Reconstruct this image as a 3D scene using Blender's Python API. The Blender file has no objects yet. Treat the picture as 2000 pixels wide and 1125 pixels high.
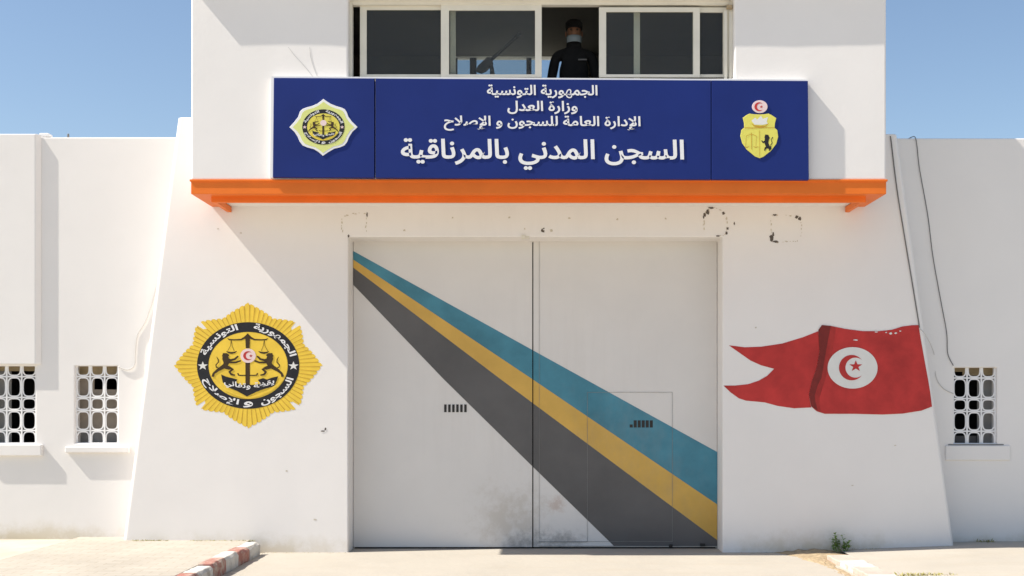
import bpy, bmesh, math, random
from mathutils import Vector, Matrix
R = math.radians
random.seed(7)
sc = bpy.context.scene
C = sc.collection

# ------------------------------------------------------------------ camera
D, EYE, F = 14.0, 1.6, 2520.0            # metres to the gate wall, eye height, focal length in photo pixels
VX, VY = 1044.0, 792.0                   # the point straight ahead
cam = bpy.data.cameras.new('camera')
cam.sensor_width = 36.0
cam.lens = 36.0 * F / 2000.0
cam.shift_x = -(VX - 1000.0) / 2000.0
cam.shift_y = (VY - 562.5) / 2000.0
cam.clip_start, cam.clip_end = 0.1, 3000
co = bpy.data.objects.new('camera', cam)
C.objects.link(co)
co.location = (0, -D, EYE)
co.rotation_euler = (R(90), 0, 0)
sc.camera = co

# ------------------------------------------------------------------ sky and sun
SUN = Vector((5.0, 1.0, -6.0)).normalized()      # the way the light travels
w = bpy.data.worlds.new('World')
sc.world = w
w.use_nodes = True
nt = w.node_tree
sky = nt.nodes.new('ShaderNodeTexSky')
sky.sky_type = 'NISHITA'
sky.sun_disc = False
sky.sun_elevation = math.asin(-SUN.z)
sky.sun_rotation = math.atan2(-SUN.x, -SUN.y)
sky.air_density = 1.0
sky.dust_density = 0.8
sky.ozone_density = 1.4
nt.nodes['Background'].inputs[1].default_value = 0.080
nt.links.new(sky.outputs[0], nt.nodes['Background'].inputs[0])
sl = bpy.data.lights.new('sun', 'SUN')
sl.energy = 3.9
sl.angle = R(0.5)
sl.color = (1.0, 0.94, 0.85)
so = bpy.data.objects.new('sun', sl)
C.objects.link(so)
so.rotation_euler = SUN.to_track_quat('-Z', 'Y').to_euler()
so.location = (-20, -5, 24)
sc.view_settings.view_transform = 'Standard'
sc.view_settings.look = 'None'
sc.view_settings.gamma = 1
sc.view_settings.exposure = 0.92


# ------------------------------------------------------------------ materials
def mat(name, col, rough=0.7, var=0.04, vscale=2.0, bump=0.0, bscale=30.0, spec=0.3, metal=0.0, extra=None):
    m = bpy.data.materials.new(name)
    m.use_nodes = True
    n, l = m.node_tree.nodes, m.node_tree.links
    b = n['Principled BSDF']
    b.inputs['Roughness'].default_value = rough
    b.inputs['Specular IOR Level'].default_value = spec
    b.inputs['Metallic'].default_value = metal
    tc = n.new('ShaderNodeTexCoord')
    no = n.new('ShaderNodeTexNoise')
    no.inputs['Scale'].default_value = vscale
    no.inputs['Detail'].default_value = 6
    no.inputs['Roughness'].default_value = 0.6
    l.new(tc.outputs['Object'], no.inputs['Vector'])
    rp = n.new('ShaderNodeValToRGB')
    rp.color_ramp.elements[0].position = 0.3
    rp.color_ramp.elements[1].position = 0.7
    rp.color_ramp.elements[0].color = [c * (1 - var) for c in col] + [1]
    rp.color_ramp.elements[1].color = [min(1, c * (1 + var)) for c in col] + [1]
    l.new(no.outputs['Fac'], rp.inputs['Fac'])
    out = rp.outputs['Color']
    if extra:
        out = extra(n, l, tc, out)
    l.new(out, b.inputs['Base Color'])
    if bump:
        n2 = n.new('ShaderNodeTexNoise')
        n2.inputs['Scale'].default_value = bscale
        n2.inputs['Detail'].default_value = 8
        l.new(tc.outputs['Object'], n2.inputs['Vector'])
        n3 = n.new('ShaderNodeTexNoise')
        n3.inputs['Scale'].default_value = 1.3
        n3.inputs['Detail'].default_value = 3
        l.new(tc.outputs['Object'], n3.inputs['Vector'])
        b1 = n.new('ShaderNodeBump')
        b1.inputs['Strength'].default_value = bump
        b1.inputs['Distance'].default_value = 0.01
        b2 = n.new('ShaderNodeBump')
        b2.inputs['Strength'].default_value = min(1, bump * 1.2)
        b2.inputs['Distance'].default_value = 0.05
        l.new(n2.outputs['Fac'], b1.inputs['Height'])
        l.new(n3.outputs['Fac'], b2.inputs['Height'])
        l.new(b2.outputs['Normal'], b1.inputs['Normal'])
        l.new(b1.outputs['Normal'], b.inputs['Normal'])
    return m


def math_node(n, op, a=None, b=None, clamp=False):
    k = n.new('ShaderNodeMath')
    k.operation = op
    k.use_clamp = clamp
    if a is not None: k.inputs[0].default_value = a
    if b is not None: k.inputs[1].default_value = b
    return k


def mixin(n, l, fac, a, colour):
    mx = n.new('ShaderNodeMix')
    mx.data_type = 'RGBA'
    mx.inputs['B'].default_value = (*colour, 1)
    l.new(fac, mx.inputs['Factor'])
    l.new(a, mx.inputs['A'])
    return mx.outputs['Result']


def blotch(colour, spots, scale, lo, hi, amount, stretch=(1, 1, 1)):
    """worn or dirty patches of their own ragged shape: spots = [(x, z, rx, rz)] where they lie on a front-facing surface"""
    def f(n, l, tc, out):
        for (x, z, rx, rz) in spots:
            mp = n.new('ShaderNodeVectorMath'); mp.operation = 'SUBTRACT'
            mp.inputs[1].default_value = (x, 0, z)
            l.new(tc.outputs['Object'], mp.inputs[0])
            ms = n.new('ShaderNodeVectorMath'); ms.operation = 'MULTIPLY'
            ms.inputs[1].default_value = (1 / rx, 0, 1 / rz)
            l.new(mp.outputs[0], ms.inputs[0])
            ln = n.new('ShaderNodeVectorMath'); ln.operation = 'LENGTH'
            l.new(ms.outputs[0], ln.inputs[0])
            fall = n.new('ShaderNodeMapRange')
            fall.inputs['From Min'].default_value = 0.15; fall.inputs['From Max'].default_value = 1.0
            fall.inputs['To Min'].default_value = 1; fall.inputs['To Max'].default_value = 0
            l.new(ln.outputs['Value'], fall.inputs['Value'])
            st = n.new('ShaderNodeVectorMath'); st.operation = 'MULTIPLY'
            st.inputs[1].default_value = stretch
            l.new(tc.outputs['Object'], st.inputs[0])
            no = n.new('ShaderNodeTexNoise')
            no.inputs['Scale'].default_value = scale; no.inputs['Detail'].default_value = 9; no.inputs['Roughness'].default_value = 0.7
            l.new(st.outputs[0], no.inputs['Vector'])
            ad = math_node(n, 'MULTIPLY_ADD', None, 0.45); ad.inputs[2].default_value = 0
            l.new(fall.outputs['Result'], ad.inputs[0]); l.new(no.outputs['Fac'], ad.inputs[2])
            mr = n.new('ShaderNodeMapRange')
            mr.inputs['From Min'].default_value = lo; mr.inputs['From Max'].default_value = hi
            mr.inputs['To Min'].default_value = 0; mr.inputs['To Max'].default_value = amount
            l.new(ad.outputs[0], mr.inputs['Value'])
            ml = math_node(n, 'MULTIPLY'); l.new(mr.outputs['Result'], ml.inputs[0]); l.new(fall.outputs['Result'], ml.inputs[1])
            out = mixin(n, l, ml.outputs[0], out, colour)
        return out
    return f


def chain(*fs):
    def f(n, l, tc, out):
        for g in fs: out = g(n, l, tc, out)
        return out
    return f


def pavers(n, l, tc, out):
    br = n.new('ShaderNodeTexBrick')
    br.inputs['Scale'].default_value = 1.0
    br.inputs['Brick Width'].default_value = 0.24
    br.inputs['Row Height'].default_value = 0.12
    br.inputs['Mortar Size'].default_value = 0.006
    br.inputs['Mortar Smooth'].default_value = 0.4
    br.inputs['Color1'].default_value = (1, 1, 1, 1)
    br.inputs['Color2'].default_value = (0.93, 0.92, 0.91, 1)
    br.inputs['Mortar'].default_value = (0.78, 0.74, 0.68, 1)
    l.new(tc.outputs['Object'], br.inputs['Vector'])
    mx = n.new('ShaderNodeMix'); mx.data_type = 'RGBA'; mx.blend_type = 'MULTIPLY'
    mx.inputs['Factor'].default_value = 1
    l.new(out, mx.inputs['A']); l.new(br.outputs['Color'], mx.inputs['B'])
    return mx.outputs['Result']


M = {}
soil = (0.50, 0.42, 0.27)
M['plaster'] = mat('white_plaster', (0.82, 0.785, 0.75), 0.85, 0.022, 1.1, 0.08, 26, 0.2,
                   extra=chain(blotch(soil, [(-3.2, 0.0, 2.2, 0.30), (3.1, 0.0, 1.6, 0.36)], 5, 0.60, 0.92, 0.6),
                               blotch((0.60, 0.57, 0.53), [(0, 4.0, 7, 4.5)], 2.2, 0.92, 1.25, 0.16, (2.5, 1, 0.5))))
M['wall'] = mat('white_wall_plaster', (0.795, 0.763, 0.73), 0.85, 0.025, 0.9, 0.09, 22, 0.2,
                extra=blotch(soil, [(-6, 0.1, 3, 0.30), (6, 0.0, 3, 0.26)], 5, 0.60, 0.92, 0.7))
M['wall_left'] = mat('wall_plaster_dimmed_for_sun', (0.755, 0.728, 0.70), 0.85, 0.025, 0.9, 0.09, 22, 0.2,  # copy of the wall plaster, darkened to hold down the sunlit left wing
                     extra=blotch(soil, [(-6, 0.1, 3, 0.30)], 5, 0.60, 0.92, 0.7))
M['orange'] = mat('orange_paint', (0.82, 0.185, 0.024), 0.5, 0.06, 3.0, 0.10, 40, 0.2)
M['frame'] = mat('cream_metal', (0.72, 0.68, 0.58), 0.45, 0.05, 5.0, 0.0)
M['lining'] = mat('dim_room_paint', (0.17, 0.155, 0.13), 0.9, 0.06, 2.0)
M['roof'] = mat('roof_plaster', (0.76, 0.74, 0.71), 0.85, 0.03, 2.0, 0.2)
M['gate'] = mat('gate_paint', (0.71, 0.68, 0.645), 0.5, 0.03, 1.4, 0.12, 5, 0.3,
                extra=chain(blotch((0.40, 0.33, 0.24), [(-0.25, 0.35, 0.95, 0.75)], 9, 0.72, 0.98, 0.38),
                            blotch((0.12, 0.11, 0.10), [(-0.12, 0.05, 0.55, 0.34), (0.3, 0.1, 0.5, 0.22)], 12, 0.72, 1.0, 0.5),
                            blotch((0.38, 0.20, 0.11), [(0.25, 0.50, 0.22, 0.22)], 14, 0.74, 0.95, 0.38),
                            blotch((0.55, 0.51, 0.46), [(0, 1.7, 3.0, 2.6)], 2.0, 0.80, 1.2, 0.28, (5, 1, 0.35))))
worn = blotch((0.30, 0.27, 0.23), [(1.0, 0.8, 2.2, 2.4)], 3.5, 0.80, 1.15, 0.22, (2, 1, 1))
M['teal'] = mat('teal_paint', (0.065, 0.225, 0.30), 0.55, 0.22, 2.2, 0.04, extra=worn)
M['ochre'] = mat('ochre_paint', (0.63, 0.385, 0.085), 0.5, 0.10, 2.4, 0.04, extra=worn)
M['charcoal'] = mat('charcoal_paint', (0.112, 0.107, 0.105), 0.5, 0.14, 1.8, 0.04)
M['dark'] = mat('dark_metal', (0.03, 0.028, 0.026), 0.55, 0.15, 6)
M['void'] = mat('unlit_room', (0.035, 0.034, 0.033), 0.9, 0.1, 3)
M['scar'] = mat('bare_patch', (0.12, 0.10, 0.085), 0.9, 0.3, 20)
M['scar_pale'] = mat('pale_patch', (0.58, 0.52, 0.42), 0.9, 0.1, 9)
M['blue'] = mat('sign_blue', (0.0105, 0.0255, 0.160), 0.5, 0.09, 1.3, 0.02, 4, 0.2)
M['white'] = mat('white_paint', (0.80, 0.79, 0.78), 0.5, 0.02, 5)
M['gold'] = mat('emblem_yellow', (0.83, 0.565, 0.06), 0.6, 0.09, 6)
M['goldline'] = mat('emblem_ochre', (0.52, 0.29, 0.03), 0.7, 0.15, 8)
M['black'] = mat('black_paint', (0.016, 0.016, 0.02), 0.6, 0.2, 6)
M['brown'] = mat('dark_brown_paint', (0.05, 0.03, 0.012), 0.7, 0.2, 8)
M['paleyellow'] = mat('plaque_yellow', (0.68, 0.71, 0.24), 0.45, 0.05, 8)
M['midyellow'] = mat('plaque_gold', (0.72, 0.62, 0.10), 0.45, 0.10, 12)
M['arms'] = mat('arms_yellow', (0.74, 0.68, 0.13), 0.45, 0.07, 14)
M['red'] = mat('flag_red', (0.48, 0.036, 0.032), 0.6, 0.22, 3.2, 0.05)
M['darkred'] = mat('flag_dark_red', (0.20, 0.022, 0.018), 0.6, 0.30, 5.0)
M['pink'] = mat('disc_pink_white', (0.80, 0.62, 0.60), 0.6, 0.04, 8)
M['flagwhite'] = mat('flag_white', (0.74, 0.73, 0.69), 0.6, 0.03, 6)
M['concrete'] = mat('pale_concrete', (0.44, 0.402, 0.34), 0.9, 0.06, 0.8, 0.35, 18, 0.2,
                    extra=blotch((0.40, 0.34, 0.25), [(0, 0, 400, 400)], 1.6, 0.95, 1.2, 0.35, (0.35, 1.6, 1)))
M['paver'] = mat('pale_pavers', (0.465, 0.425, 0.36), 0.9, 0.08, 1.2, 0.35, 20, 0.2, extra=pavers)
M['strip'] = mat('sandy_concrete', (0.52, 0.475, 0.39), 0.9, 0.12, 2.0, 0.4, 16, 0.2)
M['kerbred'] = mat('worn_red_kerb', (0.38, 0.17, 0.135), 0.85, 0.15, 7, 0.5, 25, 0.2,
                   extra=blotch((0.50, 0.44, 0.36), [(0, 0, 90, 90)], 9, 0.92, 1.05, 0.8))
M['kerbwhite'] = mat('worn_white_kerb', (0.60, 0.57, 0.52), 0.85, 0.08, 7, 0.5, 25, 0.2,
                     extra=blotch((0.36, 0.31, 0.25), [(0, 0, 90, 90)], 9, 0.98, 1.12, 0.8))
M['kerbpink'] = mat('faded_pink_kerb', (0.56, 0.43, 0.365), 0.85, 0.10, 7, 0.5, 25, 0.2)
M['soil'] = mat('dry_soil', (0.38, 0.29, 0.18), 0.95, 0.25, 14, 0.6, 30)
M['wire_shadow'] = mat('faint_wire_shadow', (0.60, 0.585, 0.565), 0.9, 0.1, 9)  # tone of the painted wire shadows
M['leaf'] = mat('weed_green', (0.18, 0.29, 0.06), 0.6, 0.35, 30)
M['drygrass'] = mat('dry_grass', (0.33, 0.30, 0.09), 0.8, 0.35, 12)
M['cable'] = mat('grey_cable', (0.17, 0.165, 0.16), 0.6, 0.1, 8)
M['whitecable'] = mat('whitewashed_cable', (0.58, 0.56, 0.53), 0.8, 0.05, 8)
M['board'] = mat('brown_grey_board', (0.30, 0.25, 0.20), 0.8, 0.18, 5)
M['greyboard'] = mat('grey_board', (0.24, 0.235, 0.225), 0.8, 0.12, 5)
M['blind'] = mat('tan_blind', (0.34, 0.26, 0.15), 0.8, 0.2, 9)
M['uniform'] = mat('black_uniform', (0.008, 0.008, 0.009), 0.9, 0.2, 12)
M['skin'] = mat('skin', (0.20, 0.10, 0.06), 0.55, 0.06, 10)
M['mask'] = mat('blue_white_mask', (0.22, 0.26, 0.29), 0.8, 0.04, 20)
M['eye'] = mat('eye', (0.05, 0.04, 0.035), 0.2, 0.0, 5)


def glass(name, tint, gloss, dust=0.0):
    m = bpy.data.materials.new(name)
    m.use_nodes = True
    n, l = m.node_tree.nodes, m.node_tree.links
    n.remove(n['Principled BSDF'])
    t = n.new('ShaderNodeBsdfTransparent'); t.inputs[0].default_value = (*tint, 1)
    g = n.new('ShaderNodeBsdfGlossy'); g.inputs['Roughness'].default_value = 0.04
    no = n.new('ShaderNodeTexNoise'); no.inputs['Scale'].default_value = 3
    tc = n.new('ShaderNodeTexCoord'); l.new(tc.outputs['Object'], no.inputs['Vector'])
    mr = n.new('ShaderNodeMapRange')
    mr.inputs['To Min'].default_value = gloss * 0.8; mr.inputs['To Max'].default_value = gloss * 1.2
    l.new(no.outputs['Fac'], mr.inputs['Value'])
    mx = n.new('ShaderNodeMixShader')
    l.new(mr.outputs['Result'], mx.inputs['Fac'])
    l.new(t.outputs[0], mx.inputs[1]); l.new(g.outputs[0], mx.inputs[2])
    df = n.new('ShaderNodeBsdfDiffuse'); df.inputs[0].default_value = (0.75, 0.72, 0.66, 1)
    m2 = n.new('ShaderNodeMixShader'); m2.inputs['Fac'].default_value = dust
    l.new(mx.outputs[0], m2.inputs[1]); l.new(df.outputs[0], m2.inputs[2])
    l.new(m2.outputs[0], n['Material Output'].inputs['Surface'])
    return m


M['glass'] = glass('window_glass', (0.80, 0.82, 0.80), 0.014, 0.026)
M['backglass'] = glass('rear_glass', (0.86, 0.90, 0.92), 0.06)

# ------------------------------------------------------------------ helpers


def P(px, py, Y):
    """real position of a photo point that lies on the vertical plane at depth Y"""
    k = (D + Y) / F
    return ((px - VX) * k, EYE + (VY - py) * k)


def PX(px, Y): return (px - VX) * (D + Y) / F
def PZ(py, Y): return EYE + (VY - py) * (D + Y) / F


def box(bm, x0, x1, y0, y1, z0, z1):
    v = [bm.verts.new(p) for p in ((x0, y0, z0), (x1, y0, z0), (x1, y1, z0), (x0, y1, z0), (x0, y0, z1), (x1, y0, z1), (x1, y1, z1), (x0, y1, z1))]
    for f in ((0, 3, 2, 1), (4, 5, 6, 7), (0, 1, 5, 4), (1, 2, 6, 5), (2, 3, 7, 6), (3, 0, 4, 7)):
        bm.faces.new([v[i] for i in f])


def prism(bm, pts, y0, y1):
    """polygon in the x-z plane (any winding), from front y0 to back y1"""
    a = sum(pts[i][0] * pts[(i + 1) % len(pts)][1] - pts[(i + 1) % len(pts)][0] * pts[i][1] for i in range(len(pts)))
    if a < 0: pts = pts[::-1]
    f = [bm.verts.new((x, y0, z)) for x, z in pts]
    b = [bm.verts.new((x, y1, z)) for x, z in pts]
    bm.faces.new(f)
    bm.faces.new(b[::-1])
    n = len(pts)
    for i in range(n):
        bm.faces.new((f[(i + 1) % n], f[i], b[i], b[(i + 1) % n]))


def sheet(bm, pts, y):
    a = sum(pts[i][0] * pts[(i + 1) % len(pts)][1] - pts[(i + 1) % len(pts)][0] * pts[i][1] for i in range(len(pts)))
    if a < 0: pts = pts[::-1]
    bm.faces.new([bm.verts.new((x, y, z)) for x, z in pts])


def tube(bm, pts, r, n=8):
    pts = [Vector(p) for p in pts]
    rs = r if isinstance(r, (list, tuple)) else [r] * len(pts)
    rings = []
    for i, p in enumerate(pts):
        t = (pts[min(i + 1, len(pts) - 1)] - pts[max(i - 1, 0)]).normalized()
        u = t.cross(Vector((0.31, 0.87, 0.21))).normalized()
        v = t.cross(u)
        rings.append([bm.verts.new(p + (u * math.cos(2 * math.pi * k / n) + v * math.sin(2 * math.pi * k / n)) * rs[i]) for k in range(n)])
    for a, b in zip(rings, rings[1:]):
        for k in range(n):
            bm.faces.new((a[k], a[(k + 1) % n], b[(k + 1) % n], b[k]))
    bm.faces.new(rings[0][::-1])
    bm.faces.new(rings[-1])


def wall_grid(bm, xs, zs, holes, y0, y1):
    """a wall with rectangular openings, as one closed skin"""
    xs = sorted(set(xs + [h[0] for h in holes] + [h[1] for h in holes]))
    zs = sorted(set(zs + [h[2] for h in holes] + [h[3] for h in holes]))
    V = {}

    def v(i, j, y):
        if (i, j, y) not in V: V[(i, j, y)] = bm.verts.new((xs[i], y, zs[j]))
        return V[(i, j, y)]

    def solid(i, j):
        if not (0 <= i < len(xs) - 1 and 0 <= j < len(zs) - 1): return False
        cx, cz = (xs[i] + xs[i + 1]) / 2, (zs[j] + zs[j + 1]) / 2
        return not any(h[0] < cx < h[1] and h[2] < cz < h[3] for h in holes)
    for i in range(len(xs) - 1):
        for j in range(len(zs) - 1):
            if not solid(i, j): continue
            bm.faces.new((v(i, j, y0), v(i + 1, j, y0), v(i + 1, j + 1, y0), v(i, j + 1, y0)))
            bm.faces.new((v(i, j, y1), v(i, j + 1, y1), v(i + 1, j + 1, y1), v(i + 1, j, y1)))
            for (di, dj, a, b) in ((-1, 0, (i, j), (i, j + 1)), (1, 0, (i + 1, j + 1), (i + 1, j)), (0, -1, (i + 1, j), (i, j)), (0, 1, (i, j + 1), (i + 1, j + 1))):
                if not solid(i + di, j + dj):
                    bm.faces.new((v(*b, y0), v(*b, y1), v(*a, y1), v(*a, y0))[::-1])


ROOTS = {}


def obj(name, bm, m, parent=None, bevel=0, seg=2, label=None, smooth=False):
    bmesh.ops.recalc_face_normals(bm, faces=bm.faces)
    me = bpy.data.meshes.new(name)
    base = Vector((0, 0, 0))
    if parent is None:
        vs = [v.co for v in bm.verts]
        base = Vector(((min(v.x for v in vs) + max(v.x for v in vs)) / 2, (min(v.y for v in vs) + max(v.y for v in vs)) / 2, min(v.z for v in vs)))
        bmesh.ops.translate(bm, vec=-base, verts=bm.verts)
    bm.to_mesh(me)
    bm.free()
    for p in me.polygons: p.use_smooth = smooth
    o = bpy.data.objects.new(name, me)
    o.location = base
    for k in (m if isinstance(m, (list, tuple)) else [m]): me.materials.append(k)
    C.objects.link(o)
    if parent is not None:
        o.parent = parent
        o.matrix_parent_inverse = Matrix.Translation(-ROOTS.get(parent.name, Vector((0, 0, 0))))
    if bevel:
        b = o.modifiers.new('bevel', 'BEVEL')
        b.width = bevel
        b.segments = seg
        b.limit_method = 'ANGLE'
        b.angle_limit = R(35)
    if label: o['label'] = label
    return o


def thing(name, label, cat, loc, group=None):
    o = bpy.data.objects.new(name, None)
    o.empty_display_size = 0.2
    o.location = loc
    C.objects.link(o)
    ROOTS[o.name] = Vector(loc)
    return tag(o, label, cat, group)


def tag(o, label, cat, group=None, kind=None):
    o['label'] = label
    o['category'] = cat
    if group: o['group'] = group
    if kind: o['kind'] = kind
    return o


def struct(name, bm, m, label=None, bevel=0):
    bmesh.ops.recalc_face_normals(bm, faces=bm.faces)
    me = bpy.data.meshes.new(name)
    bm.to_mesh(me); bm.free()
    o = bpy.data.objects.new(name, me)
    me.materials.append(m)
    C.objects.link(o)
    o['kind'] = 'structure'
    if label: o['label'] = label
    if bevel:
        b = o.modifiers.new('bevel', 'BEVEL'); b.width = bevel; b.segments = 2; b.limit_method = 'ANGLE'
    return o


# ---- lettering: presentation forms, right to left, outlined from Blender's own bundled font
FORMS = {'ا': (0xFE8D, 2), 'أ': (0xFE83, 2), 'إ': (0xFE87, 2), 'ب': (0xFE8F, 4), 'ة': (0xFE93, 2), 'ت': (0xFE95, 4), 'ث': (0xFE99, 4), 'ج': (0xFE9D, 4), 'ح': (0xFEA1, 4), 'د': (0xFEA9, 2), 'ر': (0xFEAD, 2), 'ز': (0xFEAF, 2), 'س': (0xFEB1, 4), 'ص': (0xFEB9, 4), 'ظ': (0xFEC5, 4), 'ع': (0xFEC9, 4), 'ف': (0xFED1, 4), 'ق': (0xFED5, 4), 'ل': (0xFEDD, 4), 'م': (0xFEE1, 4), 'ن': (0xFEE5, 4), 'ه': (0xFEE9, 4), 'و': (0xFEED, 2), 'ي': (0xFEF1, 4)}
LAM = {'ا': 0xFEFB, 'إ': 0xFEF9, 'أ': 0xFEF7}


def shape(s):
    out, i, prev = [], 0, False
    while i < len(s):
        c = s[i]
        if c not in FORMS:
            out.append(c); prev = False; i += 1; continue
        if c == 'ل' and i + 1 < len(s) and s[i + 1] in LAM:
            out.append(chr(LAM[s[i + 1]] + (1 if prev else 0))); prev = False; i += 2; continue
        b, k = FORMS[c]
        nx = k == 4 and i + 1 < len(s) and s[i + 1] in FORMS
        out.append(chr(b + (3 if prev and nx else 2 if nx else 1 if prev else 0)))
        prev = nx; i += 1
    return ''.join(reversed(out))


def text_bm(s, bold=0.02, cuts=0):
    """flat outlined writing in x-y, as a bmesh scaled to 0..1 in both directions"""
    c = bpy.data.curves.new('writing', 'FONT')
    c.body = shape(s)
    c.size = 1
    c.offset = bold
    c.resolution_u = 4
    c.fill_mode = 'FRONT'
    o = bpy.data.objects.new('writing', c)
    C.objects.link(o)
    bpy.context.view_layer.update()
    me = bpy.data.meshes.new_from_object(o.evaluated_get(bpy.context.evaluated_depsgraph_get()))
    bpy.data.objects.remove(o)
    bpy.data.curves.remove(c)
    bm = bmesh.new()
    bm.from_mesh(me)
    bpy.data.meshes.remove(me)
    bmesh.ops.remove_doubles(bm, verts=bm.verts, dist=1e-5)
    if cuts:
        for _ in range(cuts):
            es = [e for e in bm.edges if e.calc_length() > 0.12]
            if es: bmesh.ops.subdivide_edges(bm, edges=es, cuts=1)
        bmesh.ops.triangulate(bm, faces=bm.faces)
    # neighbouring letters overlap where they join: lift every second one a little
    bm.verts.ensure_lookup_table()
    seen, isl = set(), []
    for v in bm.verts:
        if v in seen: continue
        st, grp = [v], []
        seen.add(v)
        while st:
            a = st.pop(); grp.append(a)
            for e in a.link_edges:
                b = e.other_vert(a)
                if b not in seen: seen.add(b); st.append(b)
        isl.append(grp)
    isl.sort(key=lambda g: min(v.co.x for v in g))
    for k, g in enumerate(isl):
        for v in g: v.co.z = (k % 3)
    x0, x1 = min(v.co.x for v in bm.verts), max(v.co.x for v in bm.verts)
    y0, y1 = min(v.co.y for v in bm.verts), max(v.co.y for v in bm.verts)
    for v in bm.verts:
        v.co.x = (v.co.x - x0) / (x1 - x0)
        v.co.y = (v.co.y - y0) / (y1 - y0)
    return bm


def map_bm(bm, fn, thick=0.0):
    """place the writing; thick > 0 makes raised letters"""
    if thick:
        r = bmesh.ops.extrude_face_region(bm, geom=bm.faces[:])
        ext = [g for g in r['geom'] if isinstance(g, bmesh.types.BMVert)]
        es = set(ext)
        for v in bm.verts: v.co = Vector(fn(v.co.x, v.co.y, v.co.z, 0.0 if v in es else thick))
    else:
        for v in bm.verts: v.co = Vector(fn(v.co.x, v.co.y, v.co.z, 0.0))
    return bm


LIFT = [0]


def ribbon(bm, pts, ws, fn, y):
    """a brush stroke through pts with widths ws; fn maps art units to x, z; every stroke a hair above the one before"""
    LIFT[0] += 1
    y -= 0.00012 * (LIFT[0] % 12)
    p = [Vector(q) for q in pts]
    if not isinstance(ws, (list, tuple)): ws = [ws] * len(p)
    L, Rr = [], []
    for i in range(len(p)):
        t = (p[min(i + 1, len(p) - 1)] - p[max(i - 1, 0)]).normalized()
        nrm = Vector((-t.y, t.x)) * ws[i] / 2
        L.append(fn(*(p[i] + nrm))); Rr.append(fn(*(p[i] - nrm)))
    a = [bm.verts.new((x, y, z)) for x, z in L]
    b = [bm.verts.new((x, y, z)) for x, z in Rr]
    for i in range(len(p) - 1):
        bm.faces.new((a[i], b[i], b[i + 1], a[i + 1]))


def oval(cx, cz, rx, rz, n=48, a0=0):
    return [(cx + rx * math.cos(a0 + 2 * math.pi * k / n), cz + rz * math.sin(a0 + 2 * math.pi * k / n)) for k in range(n)]


def star(cx, cz, r, rz=None, rot=math.pi / 2, n=5, inner=0.4):
    rz = rz or r
    return [(cx + (r if k % 2 == 0 else r * inner) * math.cos(rot + math.pi * k / n), cz + (rz if k % 2 == 0 else rz * inner) * math.sin(rot + math.pi * k / n)) for k in range(2 * n)]


def crescent(cx, cz, r, ri, off, sx=1.0, n=28, a0=38):
    o = [(cx + sx * r * math.cos(t), cz + r * math.sin(t)) for t in [R(a0) + (2 * math.pi - 2 * R(a0)) * k / n for k in range(n + 1)]]
    e = o[0]; dx, dz = (e[0] - cx) / sx - off, e[1] - cz
    ri = math.hypot(dx, dz); a1 = math.atan2(dz, dx)
    i = [(cx + sx * (off + ri * math.cos(t)), cz + ri * math.sin(t)) for t in [-a1 - (2 * math.pi - 2 * a1) * k / n for k in range(n + 1)]]
    return o + i[1:-1]


def annulus(bm, cx, cz, ro, ri, y, n=72):
    a = [bm.verts.new((x, y, z)) for x, z in oval(cx, cz, ro[0], ro[1], n)]
    b = [bm.verts.new((x, y, z)) for x, z in oval(cx, cz, ri[0], ri[1], n)]
    for k in range(n):
        bm.faces.new((a[k], a[(k + 1) % n], b[(k + 1) % n], b[k]))


# ------------------------------------------------------------------ the setting
WY = 0.35                                  # the side walls stand this far behind the gate wall
YF = -0.85                                 # front of the overhanging upper storey
XL, XR = PX(373, YF), PX(1731, YF)
ZT = PZ(352, YF)                           # underside edge of the upper storey

bm = bmesh.new()
S = 600
g = [bm.verts.new(p) for p in ((-S, -S, 0), (S, -S, 0), (S, S, 0), (-S, S, 0))]
bm.faces.new(g)
struct('ground', bm, M['strip'])
bm = bmesh.new()
box(bm, -2.93, 3.02, -40, 0.38, -0.2, 0.006)
struct('driveway', bm, M['concrete'])
bm = bmesh.new()
box(bm, -5.06, -3.09, -40, WY + 0.05, -0.2, 0.138)
struct('pavement', bm, M['paver'])
bm = bmesh.new()
box(bm, -40, -5.075, -40, WY + 0.05, -0.2, 0.112)
struct('concrete_path', bm, M['strip'])
bm = bmesh.new()
# the right-hand pavement rises gently away from the driveway
n = 24
rows = []
for i in range(n + 1):
    x = 3.30 + (40 - 3.30) * (i / n) ** 2.2
    z = 0.035 + 0.055 * min(1, (x - 3.30) / 1.5)
    rows.append((bm.verts.new((x, -40, z)), bm.verts.new((x, WY + 0.05, z))))
for a, b in zip(rows, rows[1:]): bm.faces.new((a[0], b[0], b[1], a[1]))
struct('right_pavement', bm, M['concrete'])


def kerb_row(root, x0, x1, ys, z0, mats, jig, lean=0.0):
    for k, (a, b) in enumerate(zip(ys, ys[1:])):
        bm = bmesh.new()
        rr = random.Random(k * 7 + int(abs(x0) * 100))
        j = lambda s: rr.uniform(-s, s)
        h = z0 + j(jig)
        pts = []
        nn = 5
        for t in range(nn + 1):
            y = b + 0.006 + (a - b - 0.012) * t / nn
            pts.append([(x0 + j(jig * .3), y, -0.15), (x1 + lean + j(jig * .6), y, -0.15), (x1 + j(jig), y, h - 0.03 + j(jig * .6)), (x1 - 0.03 + j(jig), y, h + j(jig * .4)), (x0 + j(jig * .3), y, h + j(jig * .4))])
        vv = [[bm.verts.new(q) for q in r] for r in pts]
        for r0, r1 in zip(vv, vv[1:]):
            for q in range(5): bm.faces.new((r0[q], r0[(q + 1) % 5], r1[(q + 1) % 5], r1[q]))
        bm.faces.new(vv[0]); bm.faces.new(vv[-1][::-1])
        obj('kerb_stone', bm, mats[k % len(mats)], root, bevel=0.008)


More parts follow.
